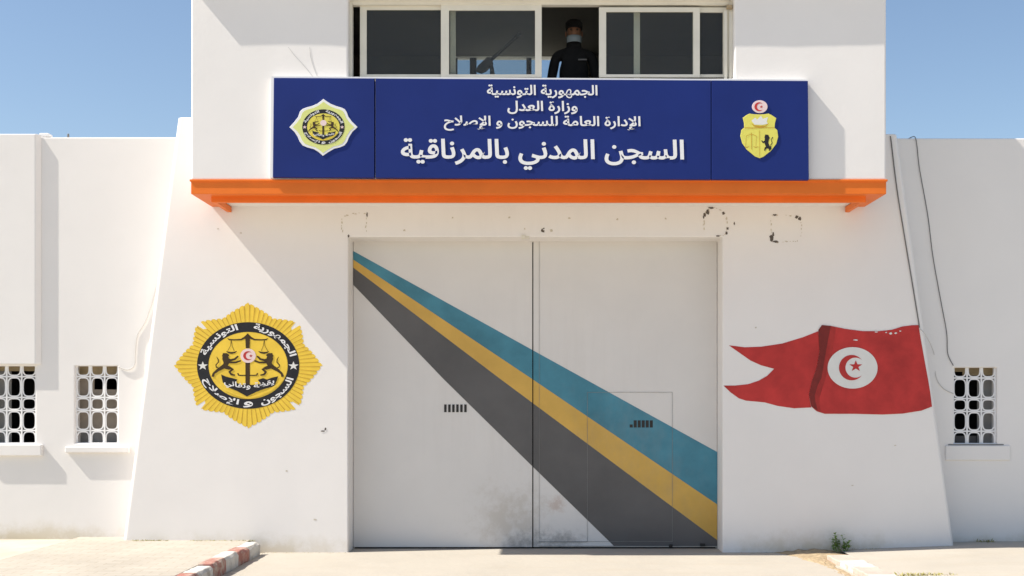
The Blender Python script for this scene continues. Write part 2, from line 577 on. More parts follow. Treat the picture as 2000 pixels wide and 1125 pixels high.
kr = bpy.data.objects.new('kerb', None); C.objects.link(kr); kr['kind'] = 'structure'; ROOTS['kerb'] = Vector((0, 0, 0))
ys = [-0.20]
while ys[-1] > -9: ys.append(ys[-1] - 0.50)
kerb_row(kr, -3.088, -2.935, ys, 0.145, [M['kerbwhite'], M['kerbred']], 0.010)
kr2 = bpy.data.objects.new('right_kerb', None); C.objects.link(kr2); kr2['kind'] = 'structure'; ROOTS['right_kerb'] = Vector((0, 0, 0))
ys = [-0.62]
while ys[-1] > -9: ys.append(ys[-1] - 0.55)
kerb_row(kr2, 3.03, 3.30, ys, 0.062, [M['kerbpink'], M['kerbwhite']], 0.012)
# a low ridge of soil washed against the foot of the right wall
bm = bmesh.new()
rr = random.Random(3)
nx, ny = 14, 40
vv = []
for i in range(nx + 1):
    row = []
    for j in range(ny + 1):
        y = -2.9 + 2.92 * j / ny
        wd = 0.22 + 0.30 * max(0, 1 + y / 1.0)
        x = 3.03 - wd + (wd + (0.30 if y > -.62 else 0.0)) * i / nx
        e = math.sin(math.pi * (0.02 + 0.80 * i / nx)) ** 1.3 * (0.35 + 0.75 * max(0, 1 + y / 1.2))
        row.append(bm.verts.new((x, y, -0.006 + 0.042 * e * (0.75 + 0.5 * rr.random()))))
    vv.append(row)
for i in range(nx):
    for j in range(ny): bm.faces.new((vv[i][j], vv[i + 1][j], vv[i + 1][j + 1], vv[i][j + 1]))
o = struct('soil', bm, M['soil']); o['kind'] = 'stuff'

# ------------------------------------------------------------------ gatehouse
gh = thing('gatehouse', 'tall white gatehouse with overhanging upper storey and orange cornice above the gate', 'gatehouse', (0, 1.5, 0))
GL, GR, GT = PX(680, 0), PX(1411, 0), PZ(463, 0)
zp = PZ(237, 0.2)
bl = lambda z: PX(237, 0) + (PX(357, 0.2) - PX(237, 0)) * z / zp
br = lambda z: PX(1866, 0) + (PX(1738, 0.2) - PX(1866, 0)) * z / zp
zf = 3.76
bm = bmesh.new()
prism(bm, [(bl(-.1), -.1), (bl(zp), zp), (XL + .03, zp), (XL + .03, zf + .04), (XR - .03, zf + .04), (XR - .03, zp - .18), (br(zp - .18), zp - .18), (br(-.1), -.1), (GR, -.1), (GR, GT), (GL, GT), (GL, -.1)], 0.0, 3.0)
bm.edges.ensure_lookup_table()
es = [e for e in bm.edges if all(abs(v.co.y) < 1e-6 for v in e.verts) and (all(abs(v.co.x - bl(v.co.z)) < 1e-4 for v in e.verts) or all(abs(v.co.x - br(v.co.z)) < 1e-4 for v in e.verts))]
bmesh.ops.bevel(bm, geom=es, offset=0.055, offset_type='WIDTH', segments=1, affect='EDGES')
obj('lower_wall', bm, M['plaster'], gh, bevel=0.012, seg=2)

WL, WR, WB, WT = PX(680, YF), PX(1434, YF), PZ(153, YF), PZ(-5, YF)
TOP, BY = 6.2, 3.0
bm = bmesh.new()
wall_grid(bm, [XL, XR], [ZT, TOP], [(WL, WR, WB, WT)], YF, YF + 0.2)
BW = (PX(888, 2.8), 0.42, 4.75, PZ(110, 2.8))     # rear window opening
wall_grid(bm, [XL, XR], [zf, TOP], [BW], BY - 0.2, BY)
box(bm, XL, XL + 0.2, YF + 0.2, BY - 0.2, ZT, TOP)
box(bm, XR - 0.2, XR, YF + 0.2, BY - 0.2, ZT, TOP)
box(bm, XL + 0.195, XR - 0.195, YF + 0.195, BY - 0.2, zf, 3.86)
bmesh.ops.remove_doubles(bm, verts=bm.verts, dist=1e-4)
obj('upper_storey', bm, M['plaster'], gh, bevel=0.018)
# lining of the guard room
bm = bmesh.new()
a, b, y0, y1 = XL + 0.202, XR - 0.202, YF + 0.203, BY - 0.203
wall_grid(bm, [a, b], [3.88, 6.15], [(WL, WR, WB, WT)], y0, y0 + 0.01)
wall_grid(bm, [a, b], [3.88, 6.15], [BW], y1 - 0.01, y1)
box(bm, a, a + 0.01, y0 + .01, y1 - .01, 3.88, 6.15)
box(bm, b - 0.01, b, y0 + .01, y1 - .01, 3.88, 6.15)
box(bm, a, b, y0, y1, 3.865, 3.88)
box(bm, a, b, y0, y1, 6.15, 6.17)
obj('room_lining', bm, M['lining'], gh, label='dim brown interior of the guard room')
# roof with a small wavy-edged eave
bm = bmesh.new()
n = 40
e = 0.101
rr = random.Random(5)
top, bot, bk, bkt = [], [], [], []
for i in range(n + 1):
    x = XL + (XR - XL) * i / n
    zz = 5.868 + 0.010 * math.sin(i * 0.55) + rr.uniform(-.005, .005)
    bot.append(bm.verts.new((x, YF - e, zz))); top.append(bm.verts.new((x, YF - e, 6.2)))
    bk.append(bm.verts.new((x, YF - 0.002, zz))); bkt.append(bm.verts.new((x, YF - 0.002, 6.2)))
for i in range(n):
    bm.faces.new((bot[i], bot[i + 1], top[i + 1], top[i]))
    bm.faces.new((bk[i], bk[i + 1], bot[i + 1], bot[i]))
    bm.faces.new((top[i], top[i + 1], bkt[i + 1], bkt[i]))
    bm.faces.new((bkt[i], bkt[i + 1], bk[i + 1], bk[i]))
bm.faces.new((bot[0], top[0], bkt[0], bk[0])); bm.faces.new((bot[n], bk[n], bkt[n], top[n]))
box(bm, XL, XR, YF - e, BY, 6.2, 6.69)
obj('roof', bm, M['roof'], gh)

# orange cornice: stepped profile carried round three sides of the overhang
prof = [(-0.012, ZT + 0.008), (-0.012, ZT - 0.013), (0.085, ZT - 0.019), (0.085, ZT - 0.100), (0.165, ZT - 0.105), (0.165, ZT - 0.196), (0.172, ZT - 0.200), (0.215, ZT - 0.200), (0.215, zf - 0.004), (0.0, zf - 0.004), (0.0, ZT + 0.008)]
bm = bmesh.new()
rings = []
for u, z in prof:
    rings.append([bm.verts.new(p) for p in ((XL + u, 0.0 - 0.002, z), (XL + u, YF + u, z), (XR - u, YF + u, z), (XR - u, 0.0 - 0.002, z))])
for i in range(len(prof)):
    r0, r1 = rings[i], rings[(i + 1) % len(prof)]
    for k in range(3): bm.faces.new((r0[k], r0[k + 1], r1[k + 1], r1[k]))
obj('cornice', bm, M['orange'], gh, bevel=0.004)

# ---- guard room window: fixed frame, sliding sashes, panes
bm = bmesh.new()
y0, y1 = YF + 0.10, YF + 0.19
fz1 = PZ(9, YF + .1)
box(bm, WL, PX(688, y0), y0, y1, WB, WT)
box(bm, PX(1424, y0), WR, y0, y1, WB, WT)
box(bm, PX(688, y0), PX(1424, y0), y0, y1, fz1, WT)
box(bm, PX(688, y0), PX(1424, y0), y0, y1, WB, WB + 0.02)
box(bm, PX(1414, y0), PX(1420, y0), y0 - 0.015, y0, WB, PZ(20, y0))
win = obj('window', bm, M['frame'], gh, bevel=0.004, label='long cream sliding window of the guard room')


def sash(px0, px1, pt, y, st=(13, 13), rails=(9, 6), pb=151):
    X0, X1 = PX(px0, y), PX(px1, y)
    k = (D + y) / F
    z0, z1 = PZ(pb, y), PZ(pt, y)
    a, b = st[0] * k, st[1] * k
    f = bmesh.new()
    wall_grid(f, [X0, X1], [z0, z1], [(X0 + a, X1 - b, z0 + rails[1] * k, z1 - rails[0] * k)], y, y + 0.03)
    obj('sash', f, M['frame'], win, bevel=0.003)
    g_ = bmesh.new()
    box(g_, X0 + a - .004, X1 - b + .004, y + 0.013, y + 0.017, z0 + rails[1] * k - .004, z1 - rails[0] * k + .004)
    obj('pane', g_, M['glass'], win)


sash(703, 876, 10, YF + 0.150, (13, 15), (9, 6))
sash(861, 1058, 8, YF + 0.112, (16, 13), (12, 6))
sash(1170, 1367, 14, YF + 0.112, (14, 13), (9, 6))
sash(1353, 1425, 14, YF + 0.150, (14, 13), (10, 6))
# stiles of the rear pair of sashes that show through the panes
f = bmesh.new()
y = YF + 0.205
box(f, PX(879, y), PX(890, y), y, y + .03, WB, fz1)
obj('sash_stile', f, M['frame'], win, bevel=0.003)
f = bmesh.new()
box(f, PX(1238, y), PX(1250, y), y, y + .03, WB, fz1)
obj('sash_stile', f, M['frame'], win, bevel=0.003)
f = bmesh.new()
box(f, PX(1424, y0) - .03, PX(1424, y0) + .03, y0 - .05, y0 - .001, PZ(19, y0), PZ(12, y0))
obj('bracket', f, M['soil'], win, bevel=0.004)
# rear window
f = bmesh.new()
yb = BY - 0.12
box(f, PX(917, 2.8), PX(930, 2.8), yb, yb + .05, BW[2], BW[3])
box(f, PX(1028, 2.8), PX(1038, 2.8), yb, yb + .05, BW[2], BW[3])
box(f, BW[0], BW[0] + .03, yb, yb + .05, BW[2], BW[3])
box(f, BW[1] - .03, BW[1], yb, yb + .05, BW[2], BW[3])
rw = obj('rear_window', f, M['dark'], gh)
f = bmesh.new()
box(f, BW[0] + .03, BW[1] - .03, yb + .02, yb + .026, BW[2], BW[3])
obj('pane', f, M['backglass'], rw)

# ---- marks left on the wall by fittings that were taken down
def blob(bm, px, py, rx, ry, y, seed):
    q = random.Random(seed)
    n = 11
    pts = []
    for k in range(n):
        t = 2 * math.pi * k / n
        s = q.uniform(.55, 1.25)
        pts.append(P(px + rx * s * math.cos(t), py + ry * s * math.sin(t), 0))
    sheet(bm, pts, y)


def scar(dark, pale, seed):
    bm = bmesh.new()
    for i, (x, y, rx, ry) in enumerate(dark): blob(bm, x, y, rx, ry, -0.0032 - 0.0001 * (i % 9), seed + i)
    o = obj('scar', bm, M['scar'], gh, label='dark broken plaster where a fitting was taken down')
    if pale:
        bm = bmesh.new()
        for i, (x, y, rx, ry) in enumerate(pale): blob(bm, x, y, rx, ry, -0.0020 - 0.0001 * (i % 9), seed + 50 + i)
        obj('edge', bm, M['scar_pale'], o)


def line_blobs(pts, step, r, seed, jit=1.5):
    q = random.Random(seed)
    out = []
    for a, b in zip(pts, pts[1:]):
        L = math.hypot(b[0] - a[0], b[1] - a[1])
        for k in range(max(1, int(L / step))):
            t = (k + q.random()) * step / L
            if t > 1: continue
            if q.random() < .25: continue
            s = q.uniform(.5, 1.2)
            horiz = abs(b[0] - a[0]) > abs(b[1] - a[1])
            out.append((a[0] + (b[0] - a[0]) * t + q.uniform(-jit, jit), a[1] + (b[1] - a[1]) * t + q.uniform(-jit, jit), (r * 2.4 if horiz else r) * s, (r if horiz else r * 2.4) * s))
    return out


scar([(1382, 414, 4, 5), (1376, 420, 3, 4), (1374, 424, 2, 3), (1389, 406, 6, 2), (1413, 417, 3, 3), (1419, 455, 2.5, 4), (1421, 446, 2, 3), (1402, 461, 4, 2), (1434, 436, 1.2, 4)],
     line_blobs([(1374, 455), (1375, 420), (1390, 404), (1415, 414), (1422, 440), (1418, 458), (1402, 462)], 4.5, 1.2, 4), 11)
scar([(1513, 420, 5, 2), (1556, 424, 4, 3), (1562, 427, 3, 4), (1507, 464, 4, 7), (1515, 472, 6, 2), (1510, 457, 2, 4)],
     line_blobs([(1506, 458), (1506, 424), (1514, 420), (1560, 423), (1565, 440), (1565, 460), (1556, 472), (1512, 473)], 5, 1.1, 9), 31)
scar([(717, 420, 1.6, 5), (681, 461, 2, 3)],
     line_blobs([(668, 452), (667, 424), (690, 417), (716, 417), (717, 432), (714, 455)], 5, 1.3, 14), 51)
scar([(1059, 449, 2.2, 4), (1061, 452, 3, 2), (1062, 446, 2, 1.5)], None, 71)
scar([(636, 838, 2, 3), (631, 842, 4, 1.4)], None, 91)
for k, (x, y, rx, ry) in enumerate([(884, 425, 2.5, 2), (995, 425, 2.5, 2), (1112, 426, 2.5, 2), (790, 450, 2.5, 2), (1025, 447, 2, 2), (1077, 450, 3, 3), (1206, 428, 2.5, 2), (1300, 427, 2, 2), (1476, 640, 2, 1.5), (560, 920, 3, 1.5), (470, 455, 3, 1.4), (426, 447, 2, 1.2), (615, 1015, 4, 1.5), (1665, 948, 3, 1.2), (1748, 870, 3, 1)]):
    bm = bmesh.new(); blob(bm, x, y, rx, ry, -0.002, 200 + k)
    obj('chip', bm, M['scar_pale'], gh)
for pts in ([(563, 92), (575, 108), (590, 124), (602, 138), (611, 150)], [(605, 92), (607, 112), (612, 130), (619, 148)]):  # shadows of thin wires, painted on the upper storey as faint grey ribbons
    bm = bmesh.new()
    ribbon(bm, pts, [1.0, 1.5, 1.3, 1.6, 1.2][:len(pts)], lambda x, y: P(x, y, YF), YF - 0.003)
    obj('wire_shadow', bm, M['wire_shadow'], gh)
# ---- painted emblem on the left wall
EC = (320 + 662 / 4.018, 570 + 578 / 4.018)
EX, EZ = 402 / 4.018, 340 / 4.018


def emblem_art(fn, y, parent, names, big=True):
    """ring with writing, shield scene; art units: ring outer radius = 1"""
    dy = 0.0012
    um = lambda pts: [fn(*p) for p in pts]

    def ann(bm, ro, ri, yy, n=72):
        a = [bm.verts.new((fn(*p)[0], yy, fn(*p)[1])) for p in oval(0, 0, ro, ro, n)]
        b = [bm.verts.new((fn(*p)[0], yy, fn(*p)[1])) for p in oval(0, 0, ri, ri, n)]
        for k in range(n): bm.faces.new((a[k], a[(k + 1) % n], b[(k + 1) % n], b[k]))
    bm = bmesh.new(); ann(bm, 1.0, 0.775, y - dy); obj('ring', bm, M['black'], parent)
    bm = bmesh.new(); sheet(bm, um(oval(0, 0, 0.765, 0.765, 64)), y - dy); obj('disc', bm, M['gold'] if big else M['midyellow'], parent)
    yy = y - 2 * dy
    # writing on the ring
    for s, tl, tr, up in (('الجمهورية', 83, 14, True), ('التونسية', 164, 103, True), ('السجون', 286, 341, False), ('و', 264, 276, False), ('الإصلاح', 200, 258, False)):
        t = text_bm(s, 0.028, 2)
        lo, hi = (0.80, 0.985) if up else (0.985, 0.80)
        if s == 'و': lo, hi = 0.97, 0.83
        map_bm(t, lambda u, v, z, d: (lambda th, r: (fn(r * math.cos(th), r * math.sin(th))[0], yy - 0.0003 * z, fn(r * math.cos(th), r * math.sin(th))[1]))(R(tl + (tr - tl) * u), lo + (hi - lo) * v))
        obj('lettering', t, M['white'], parent)
    for cx in (-0.885, 0.885):
        bm = bmesh.new(); sheet(bm, um(star(cx, -0.01, 0.105)), yy); obj('star', bm, M['pink'] if not big else M['flagwhite'], parent)
    # scales, lions
    Q = lambda X, Y_: ((X / 11.253 + 410 - EC[0]) / EX, (EC[1] - Y_ / 11.253 - 640) / EZ)
    q = lambda *pts: [Q(*p) for p in pts]
    mir = lambda pts: [(-p[0] + 2 * Q(832, 0)[0], p[1]) for p in pts]
    bm = bmesh.new()
    ribbon(bm, q((832, 130), (832, 250), (832, 450)), [.03, .09, .075], fn, yy)
    ribbon(bm, q((832, 770), (830, 1260)), [.09, .085], fn, yy)
    for side in (lambda p: p, mir):
        ribbon(bm, side(q((840, 170), (900, 225), (980, 262), (1120, 268), (1240, 262), (1275, 235))), [.05, .05, .035, .03, .03, .012], fn, yy)
        ribbon(bm, side(q((1195, 270), (1175, 400), (1130, 510))), [.010, .008, .008], fn, yy)
        ribbon(bm, side(q((1195, 270), (1210, 400), (1270, 510))), [.010, .008, .008], fn, yy)
        ribbon(bm, side(q((1070, 520), (1120, 545), (1190, 556), (1250, 545), (1300, 520))), [.012, .035, .045, .035, .012], fn, yy)
    obj('scales', bm, M['brown'], parent)
    for side in (lambda p: p, mir):
        bm = bmesh.new()
        ribbon(bm, side(q((1240, 610), (1290, 600), (1345, 600), (1375, 640))), [.03, .08, .10, .05], fn, yy - .0012)
        ribbon(bm, side(q((1330, 590), (1318, 680), (1300, 770), (1330, 850))), [.09, .13, .11, .09], fn, yy - .0012)
        ribbon(bm, side(q((1300, 700), (1200, 715), (1110, 690), (1040, 625))), [.07, .05, .045, .035], fn, yy - .0012)
        ribbon(bm, side(q((1300, 750), (1200, 765), (1090, 765), (980, 725))), [.06, .045, .04, .035], fn, yy - .0012)
        ribbon(bm, side(q((1310, 820), (1400, 880), (1500, 940), (1580, 1010), (1600, 1080))), [.10, .085, .06, .045, .05], fn, yy - .0012)
        ribbon(bm, side(q((1330, 860), (1230, 890), (1165, 915), (1230, 975), (1190, 1030), (1110, 1045))), [.09, .075, .055, .05, .045, .03], fn, yy - .0012)
        ribbon(bm, side(q((1440, 900), (1520, 870), (1530, 820), (1475, 760), (1480, 700), (1515, 640))), [.02, .025, .022, .022, .02, .008], fn, yy - .0012)
        obj('lion', bm, M['brown'], parent)
    bm = bmesh.new()
    for side in (lambda p: p, mir):
        ribbon(bm, side(q((1050, 1000), (1030, 1045), (960, 1050), (860, 1048))), [.03, .03, .025, .025], fn, yy)
    obj('chain', bm, M['brown'], parent)
    # red and white disc
    bm = bmesh.new(); sheet(bm, um(oval(0.0, 0.225, 0.150, 0.165, 40)), yy - .0020); fd = obj('flag_disc', bm, M['pink'], parent)
    if big:
        bm = bmesh.new()
        c = crescent(0.0, 0.0, 0.095, 0, 0.03)
        sheet(bm, um([(x, z * 1.1 + .225) for x, z in c]), yy - .0027); sheet(bm, um(star(0.055, 0.222, 0.04)), yy - .0027)
        obj('crescent', bm, M['red'], parent)
    # banner and shield point
    T = lambda X, Y_: ((X / 14.064 + 420 - EC[0]) / EX, (EC[1] - Y_ / 14.064 - 710) / EZ)
    tq = lambda *pts: [T(*p) for p in pts]
    bm = bmesh.new()
    L = tq((170, 300), (215, 520), (420, 680), (620, 760), (880, 905), (1130, 780), (1350, 700), (1640, 620), (1740, 350), (1560, 390), (1430, 440), (1320, 400), (1180, 450), (1260, 560), (1010, 590), (880, 560), (760, 590), (560, 520), (620, 440), (470, 400), (300, 360))
    sheet(bm, um(L), yy - .0018)
    ban = obj('banner', bm, M['black'], parent)
    bm = bmesh.new()
    ribbon(bm, tq((10, 440), (140, 590), (300, 730), (560, 850), (890, 945)), [.03, .035, .04, .04, .03], fn, yy - .0019)
    ribbon(bm, tq((890, 945), (1200, 860), (1500, 730), (1700, 590), (1830, 440)), [.03, .04, .04, .035, .03], fn, yy - .0019)
    obj('shield_edge', bm, M['gold'], parent)
    t = text_bm('يقظة وتفاني', 0.02, 2)

    def bend(u, v, z, d):
        X = 250 + 1380 * u
        s = (X - 930) / 690
        base = 730 - 130 * s * s
        x, zz = fn(*T(X, base - 230 * (v - 0.12)))
        return (x, yy - .0026 - .0002 * z, zz)
    map_bm(t, bend)
    obj('motto', t, M['white'], parent)


# depth of paint on the wall: the lettered emblem is one painted part with its motifs as sub-parts
fnE = lambda u, v: P(EC[0] + u * EX, EC[1] - v * EZ, 0)
bm = bmesh.new()
pts = []
N = 160


def burst(th):
    """outer radius of the sunburst in art units"""
    d = abs(((math.degrees(th) + 45) % 90) - 45)              # angle from the nearest point of the four
    if d > 41.5: return 1.20 if d > 43 else 1.365
    return 1.455 - 0.26 * (d / 24.0) ** 0.8 if d < 24 else 1.195 + 0.17 * ((d - 24) / 17.5) ** 1.2


for k in range(N * 2):
    th = math.pi * k / N
    r = burst(th)
    if k % 4 == 1: r -= 0.0
    if k % 4 == 3: r -= 0.036
    pts.append(fnE(r * math.cos(th), r * math.sin(th) * (1.0)))
sheet(bm, pts, -0.0012)
pe = obj('painted_emblem', bm, M['gold'], gh, label='yellow sunburst emblem painted on the wall left of the gate')
bm = bmesh.new()
for k in range(N // 2):
    th = math.pi * (4 * k + 3) / N
    r = burst(th) - 0.03
    if r < 1.1: continue
    ribbon(bm, [(1.0 * math.cos(th), math.sin(th)), (r * math.cos(th), r * math.sin(th))], [0.008, 0.014], fnE, -0.0020)
obj('ray_line', bm, M['goldline'], pe)
emblem_art(fnE, -0.0013, pe, None, True)

# ---- painted flag on the right wall
FQ = lambda X, Y_: P(1390 + X / 4.348, 610 + Y_ / 4.348, 0)
bm = bmesh.new()
tail = [(905, 160), (780, 210), (600, 265), (420, 292), (280, 297), (145, 280), (230, 340), (330, 410), (420, 450), (530, 480), (470, 540), (400, 580), (310, 610), (200, 622), (100, 622), (160, 680), (230, 730), (290, 750), (450, 765), (560, 795), (700, 815), (845, 808), (825, 700), (850, 590), (895, 460), (915, 330)]
sheet(bm, [FQ(*p) for p in tail], -0.003)
pf = obj('painted_flag', bm, M['red'], gh, label='red swallow-tailed flag painted on the wall right of the gate')
body = [(905, 150), (935, 108), (1010, 115), (1130, 140), (1280, 160), (1420, 160), (1530, 148), (1620, 120), (1700, 110), (1755, 108), (1775, 230), (1805, 400), (1835, 560), (1855, 680), (1870, 800), (1780, 835), (1620, 860), (1450, 868), (1200, 862), (960, 862), (890, 840), (845, 800), (825, 700), (850, 590), (895, 460), (915, 330), (908, 230)]
bm = bmesh.new(); sheet(bm, [FQ(*p) for p in body], -0.0055); obj('flag_field', bm, M['red'], pf)
fold = [(905, 150), (935, 108), (1010, 115), (990, 220), (965, 360), (945, 480), (930, 560), (900, 620), (875, 700), (880, 760), (900, 835), (845, 800), (825, 700), (850, 590), (895, 460), (915, 330), (908, 230)]
bm = bmesh.new(); sheet(bm, [FQ(*p) for p in fold], -0.0075); obj('flag_fold', bm, M['darkred'], pf, label='dark painted fold')
fold2 = [(1010, 116), (1055, 124), (1040, 230), (1020, 350), (985, 480), (965, 560), (940, 640), (915, 720), (915, 790), (930, 850), (900, 835), (880, 760), (875, 700), (900, 620), (930, 560), (945, 480), (965, 360), (990, 220)]
M['midred'] = mat('flag_mid_red', (0.40, 0.032, 0.027), 0.6, 0.25, 5.0)
bm = bmesh.new(); sheet(bm, [FQ(*p) for p in fold2], -0.0070); obj('flag_fold', bm, M['midred'], pf, label='half dark edge of the painted fold')
bm = bmesh.new(); sheet(bm, [FQ(*p) for p in oval(1195, 472, 212, 176, 56)], -0.0085); obj('flag_disc', bm, M['flagwhite'], pf)
bm = bmesh.new()
c = crescent(0, 0, 108, 0, 32, 1.0)
sheet(bm, [FQ(1187 + x, 470 + z) for x, z in c], -0.0105)
obj('crescent', bm, M['red'], pf)
bm = bmesh.new(); sheet(bm, [FQ(x, y) for x, y in star(1222, 458, 58, 50, rot=-math.pi / 2)], -0.0105); obj('star', bm, M['red'], pf)
for i, (x, y, rx, ry) in enumerate([(1395, 168, 14, 5), (1518, 180, 16, 10), (1560, 178, 12, 7), (1600, 160, 10, 6), (1480, 172, 9, 5), (1222, 235, 20, 6)]):
    q = random.Random(i)
    bm = bmesh.new()
    sheet(bm, [FQ(x + rx * q.uniform(.6, 1.2) * math.cos(t), y + ry * q.uniform(.6, 1.2) * math.sin(t)) for t in [2 * math.pi * k / 9 for k in range(9)]], -0.0095)
    obj('peeling_spot', bm, M['flagwhite'], pf)

# ------------------------------------------------------------------ signboard
YS = YF - 0.08
sg = thing('signboard', 'long dark blue signboard with white raised Arabic writing and two emblems above the gate', 'sign', (0, YF, PZ(350, YS)))
cor = [P(535, 152, YS), P(1577, 158, YS), P(1580, 351, YS), P(533, 346, YS)]


def SG(px, py): return P(px, py, YS)


def edge_y(px, top):
    return (152 + (px - 535) / 1042 * 6) if top else (346 + (px - 533) / 1047 * 5)


for a, b, dy in ((535, 731, 0.0), (733.5, 1388.5, 0.002), (1390, 1578, 0.0005)):
    bm = bmesh.new()
    prism(bm, [SG(a, edge_y(a, 1)), SG(b, edge_y(b, 1)), SG(b + (2 if b > 1500 else 0), edge_y(b, 0)), SG(a - (2 if a < 600 else 0), edge_y(a, 0))], YS + dy, YF - 0.004)
    obj('panel', bm, M['blue'], sg, bevel=0.003)
bm = bmesh.new()
prism(bm, [SG(529, 149), SG(534.4, 151.4), SG(532.4, 346.5), SG(527, 347)], YS + 0.012, YF - 0.006)
prism(bm, [SG(529, 148.2), SG(1577, 154.4), SG(1577, 157.4), SG(535, 151.4)], YS + 0.014, YF - 0.005)
obj('frame', bm, M['white'], sg)

for s, x0, x1, y0, y1, bold, th in (('الجمهورية التونسية', 951, 1167, 165.5, 192, .021, .0022), ('وزارة العدل', 991, 1128, 197, 223, .021, .0022), ('الإدارة العامة للسجون و الإصلاح', 867, 1251, 226, 256, .021, .0022), ('السجن المدني بالمرناقية', 783, 1336, 271, 332, .021, .0035)):
    t = text_bm(s, bold)
    tilt = 4.0 / 1040
    map_bm(t, lambda u, v, z, d: (SG(x0 + (x1 - x0) * u, 0)[0], YS - 0.0004 - d - 0.0002 * z, SG(0, y1 + (y0 - y1) * v + (x0 + (x1 - x0) * u - 1050) * tilt)[1]), th)
    obj('lettering', t, M['white'], sg)

# left plaque
PQ = lambda X, Y_: SG(540 + X / 7.5, 170 + Y_ / 7.5)
out8 = [(690, 175), (740, 212), (800, 250), (880, 282), (955, 303), (1005, 328), (1032, 370), (1055, 435), (1110, 510), (1190, 588), (1115, 655), (1065, 735), (1035, 810), (995, 858), (930, 885), (850, 903), (760, 955), (680, 1010), (620, 955), (550, 912), (450, 885), (385, 858), (340, 800), (312, 730), (265, 660), (190, 590), (260, 515), (318, 440), (345, 360), (385, 322), (440, 300), (520, 280), (600, 245), (650, 208)]
bm = bmesh.new()
prism(bm, [PQ(*p) for p in out8], YS - 0.007, YS - 0.0005)
pl = obj('emblem_plaque', bm, M['white'], sg, bevel=0.003, label='pale yellow eight-lobed emblem plaque with white edge')
bm = bmesh.new()
prism(bm, [PQ(690 + (x - 690) * .90, 590 + (y - 590) * .90) for x, y in out8], YS - 0.0085, YS - 0.0065)
obj('plaque_face', bm, M['paleyellow'], pl)
fnP = lambda u, v: PQ(690 + u * 310, 588 - v * 258)
emblem_art(fnP, YS - 0.0088, pl, None, False)

# right plaque: shield with disc, ship, scales and lion
AQ = lambda X, Y_: SG(1420 + X / 8.03, 180 + Y_ / 8.03)
sh = [(245, 405), (300, 365), (350, 338), (430, 350), (510, 352), (580, 348), (650, 338), (710, 368), (772, 410), (752, 480), (745, 560), (788, 598), (802, 700), (772, 810), (690, 920), (570, 1015), (510, 1038), (440, 1012), (310, 905), (238, 805), (208, 690), (225, 592), (268, 560), (265, 480)]
bm = bmesh.new()
prism(bm, [AQ(*p) for p in sh], YS - 0.007, YS - 0.0005)
ar = obj('coat_of_arms', bm, M['arms'], sg, bevel=0.003, label='yellow shield shaped coat of arms under a white disc')
bm = bmesh.new(); prism(bm, [AQ(*p) for p in oval(512, 230, 122, 100, 40)], YS - 0.0085, YS - 0.0005); obj('disc', bm, M['pink'], ar, bevel=0.002)
bm = bmesh.new()
c = crescent(0, 0, 70, 0, 22, 1.05)
sheet(bm, [AQ(500 + x, 232 + z) for x, z in c], YS - 0.0095); sheet(bm, [AQ(x, y) for x, y in star(535, 232, 28, 26, rot=-math.pi / 2)], YS - 0.0095)
obj('crescent', bm, M['red'], ar)
ya = YS - 0.0078
ide = lambda x, y: AQ(x, y)
bm = bmesh.new()
sheet(bm, [AQ(*p) for p in [(380, 450), (440, 400), (470, 435), (530, 370), (560, 420), (640, 395), (620, 470), (640, 495), (560, 515), (430, 512)]], ya)
obj('ship', bm, M['flagwhite'], ar)
bm = bmesh.new()
ribbon(bm, [(385, 495), (420, 528), (510, 545), (600, 535), (650, 495)], [6, 18, 26, 18, 6], ide, ya)
ribbon(bm, [(270, 560), (400, 565), (510, 560), (740, 560)], [8, 12, 10, 8], ide, ya)
ribbon(bm, [(505, 600), (505, 1020)], [6, 5], ide, ya)
ribbon(bm, [(380, 640), (382, 900)], [8, 8], ide, ya)
ribbon(bm, [(300, 690), (380, 660), (460, 690)], [7, 7, 7], ide, ya)
ribbon(bm, [(300, 690), (290, 850)], [4, 4], ide, ya)
ribbon(bm, [(460, 690), (450, 850)], [4, 4], ide, ya)
ribbon(bm, [(270, 855), (305, 868), (345, 855)], [5, 12, 5], ide, ya)
ribbon(bm, [(410, 855), (450, 868), (490, 855)], [5, 12, 5], ide, ya)
obj('scales', bm, M['goldline'], ar)
bm = bmesh.new()
ribbon(bm, [(590, 690), (620, 700), (650, 740)], [50, 75, 50], ide, ya)
ribbon(bm, [(625, 720), (615, 800), (640, 860), (680, 890)], [70, 60, 60, 30], ide, ya)
ribbon(bm, [(610, 770), (560, 790), (540, 760)], [35, 25, 16], ide, ya)
ribbon(bm, [(640, 860), (600, 880), (585, 920)], [50, 30, 18], ide, ya)
ribbon(bm, [(670, 850), (680, 890), (655, 918)], [40, 28, 18], ide, ya)
ribbon(bm, [(680, 840), (705, 800), (690, 750), (715, 710)], [14, 12, 10, 16], ide, ya)
obj('lion', bm, M['black'], ar)

# ------------------------------------------------------------------ gate
YG = 0.37
mg = thing('metal_gate', 'closed white double leaf metal gate with diagonal teal, ochre and charcoal stripes', 'gate', (0, YG, 0))
kx = lambda px: PX(px, YG)
ZB, ZTG = 0.022, GT + 0.03
seam = 1040.5


def line_at(pts, x):
    for a, b in zip(pts, pts[1:]):
        if a[0] <= x <= b[0]: return a[1] + (b[1] - a[1]) * (x - a[0]) / (b[0] - a[0])


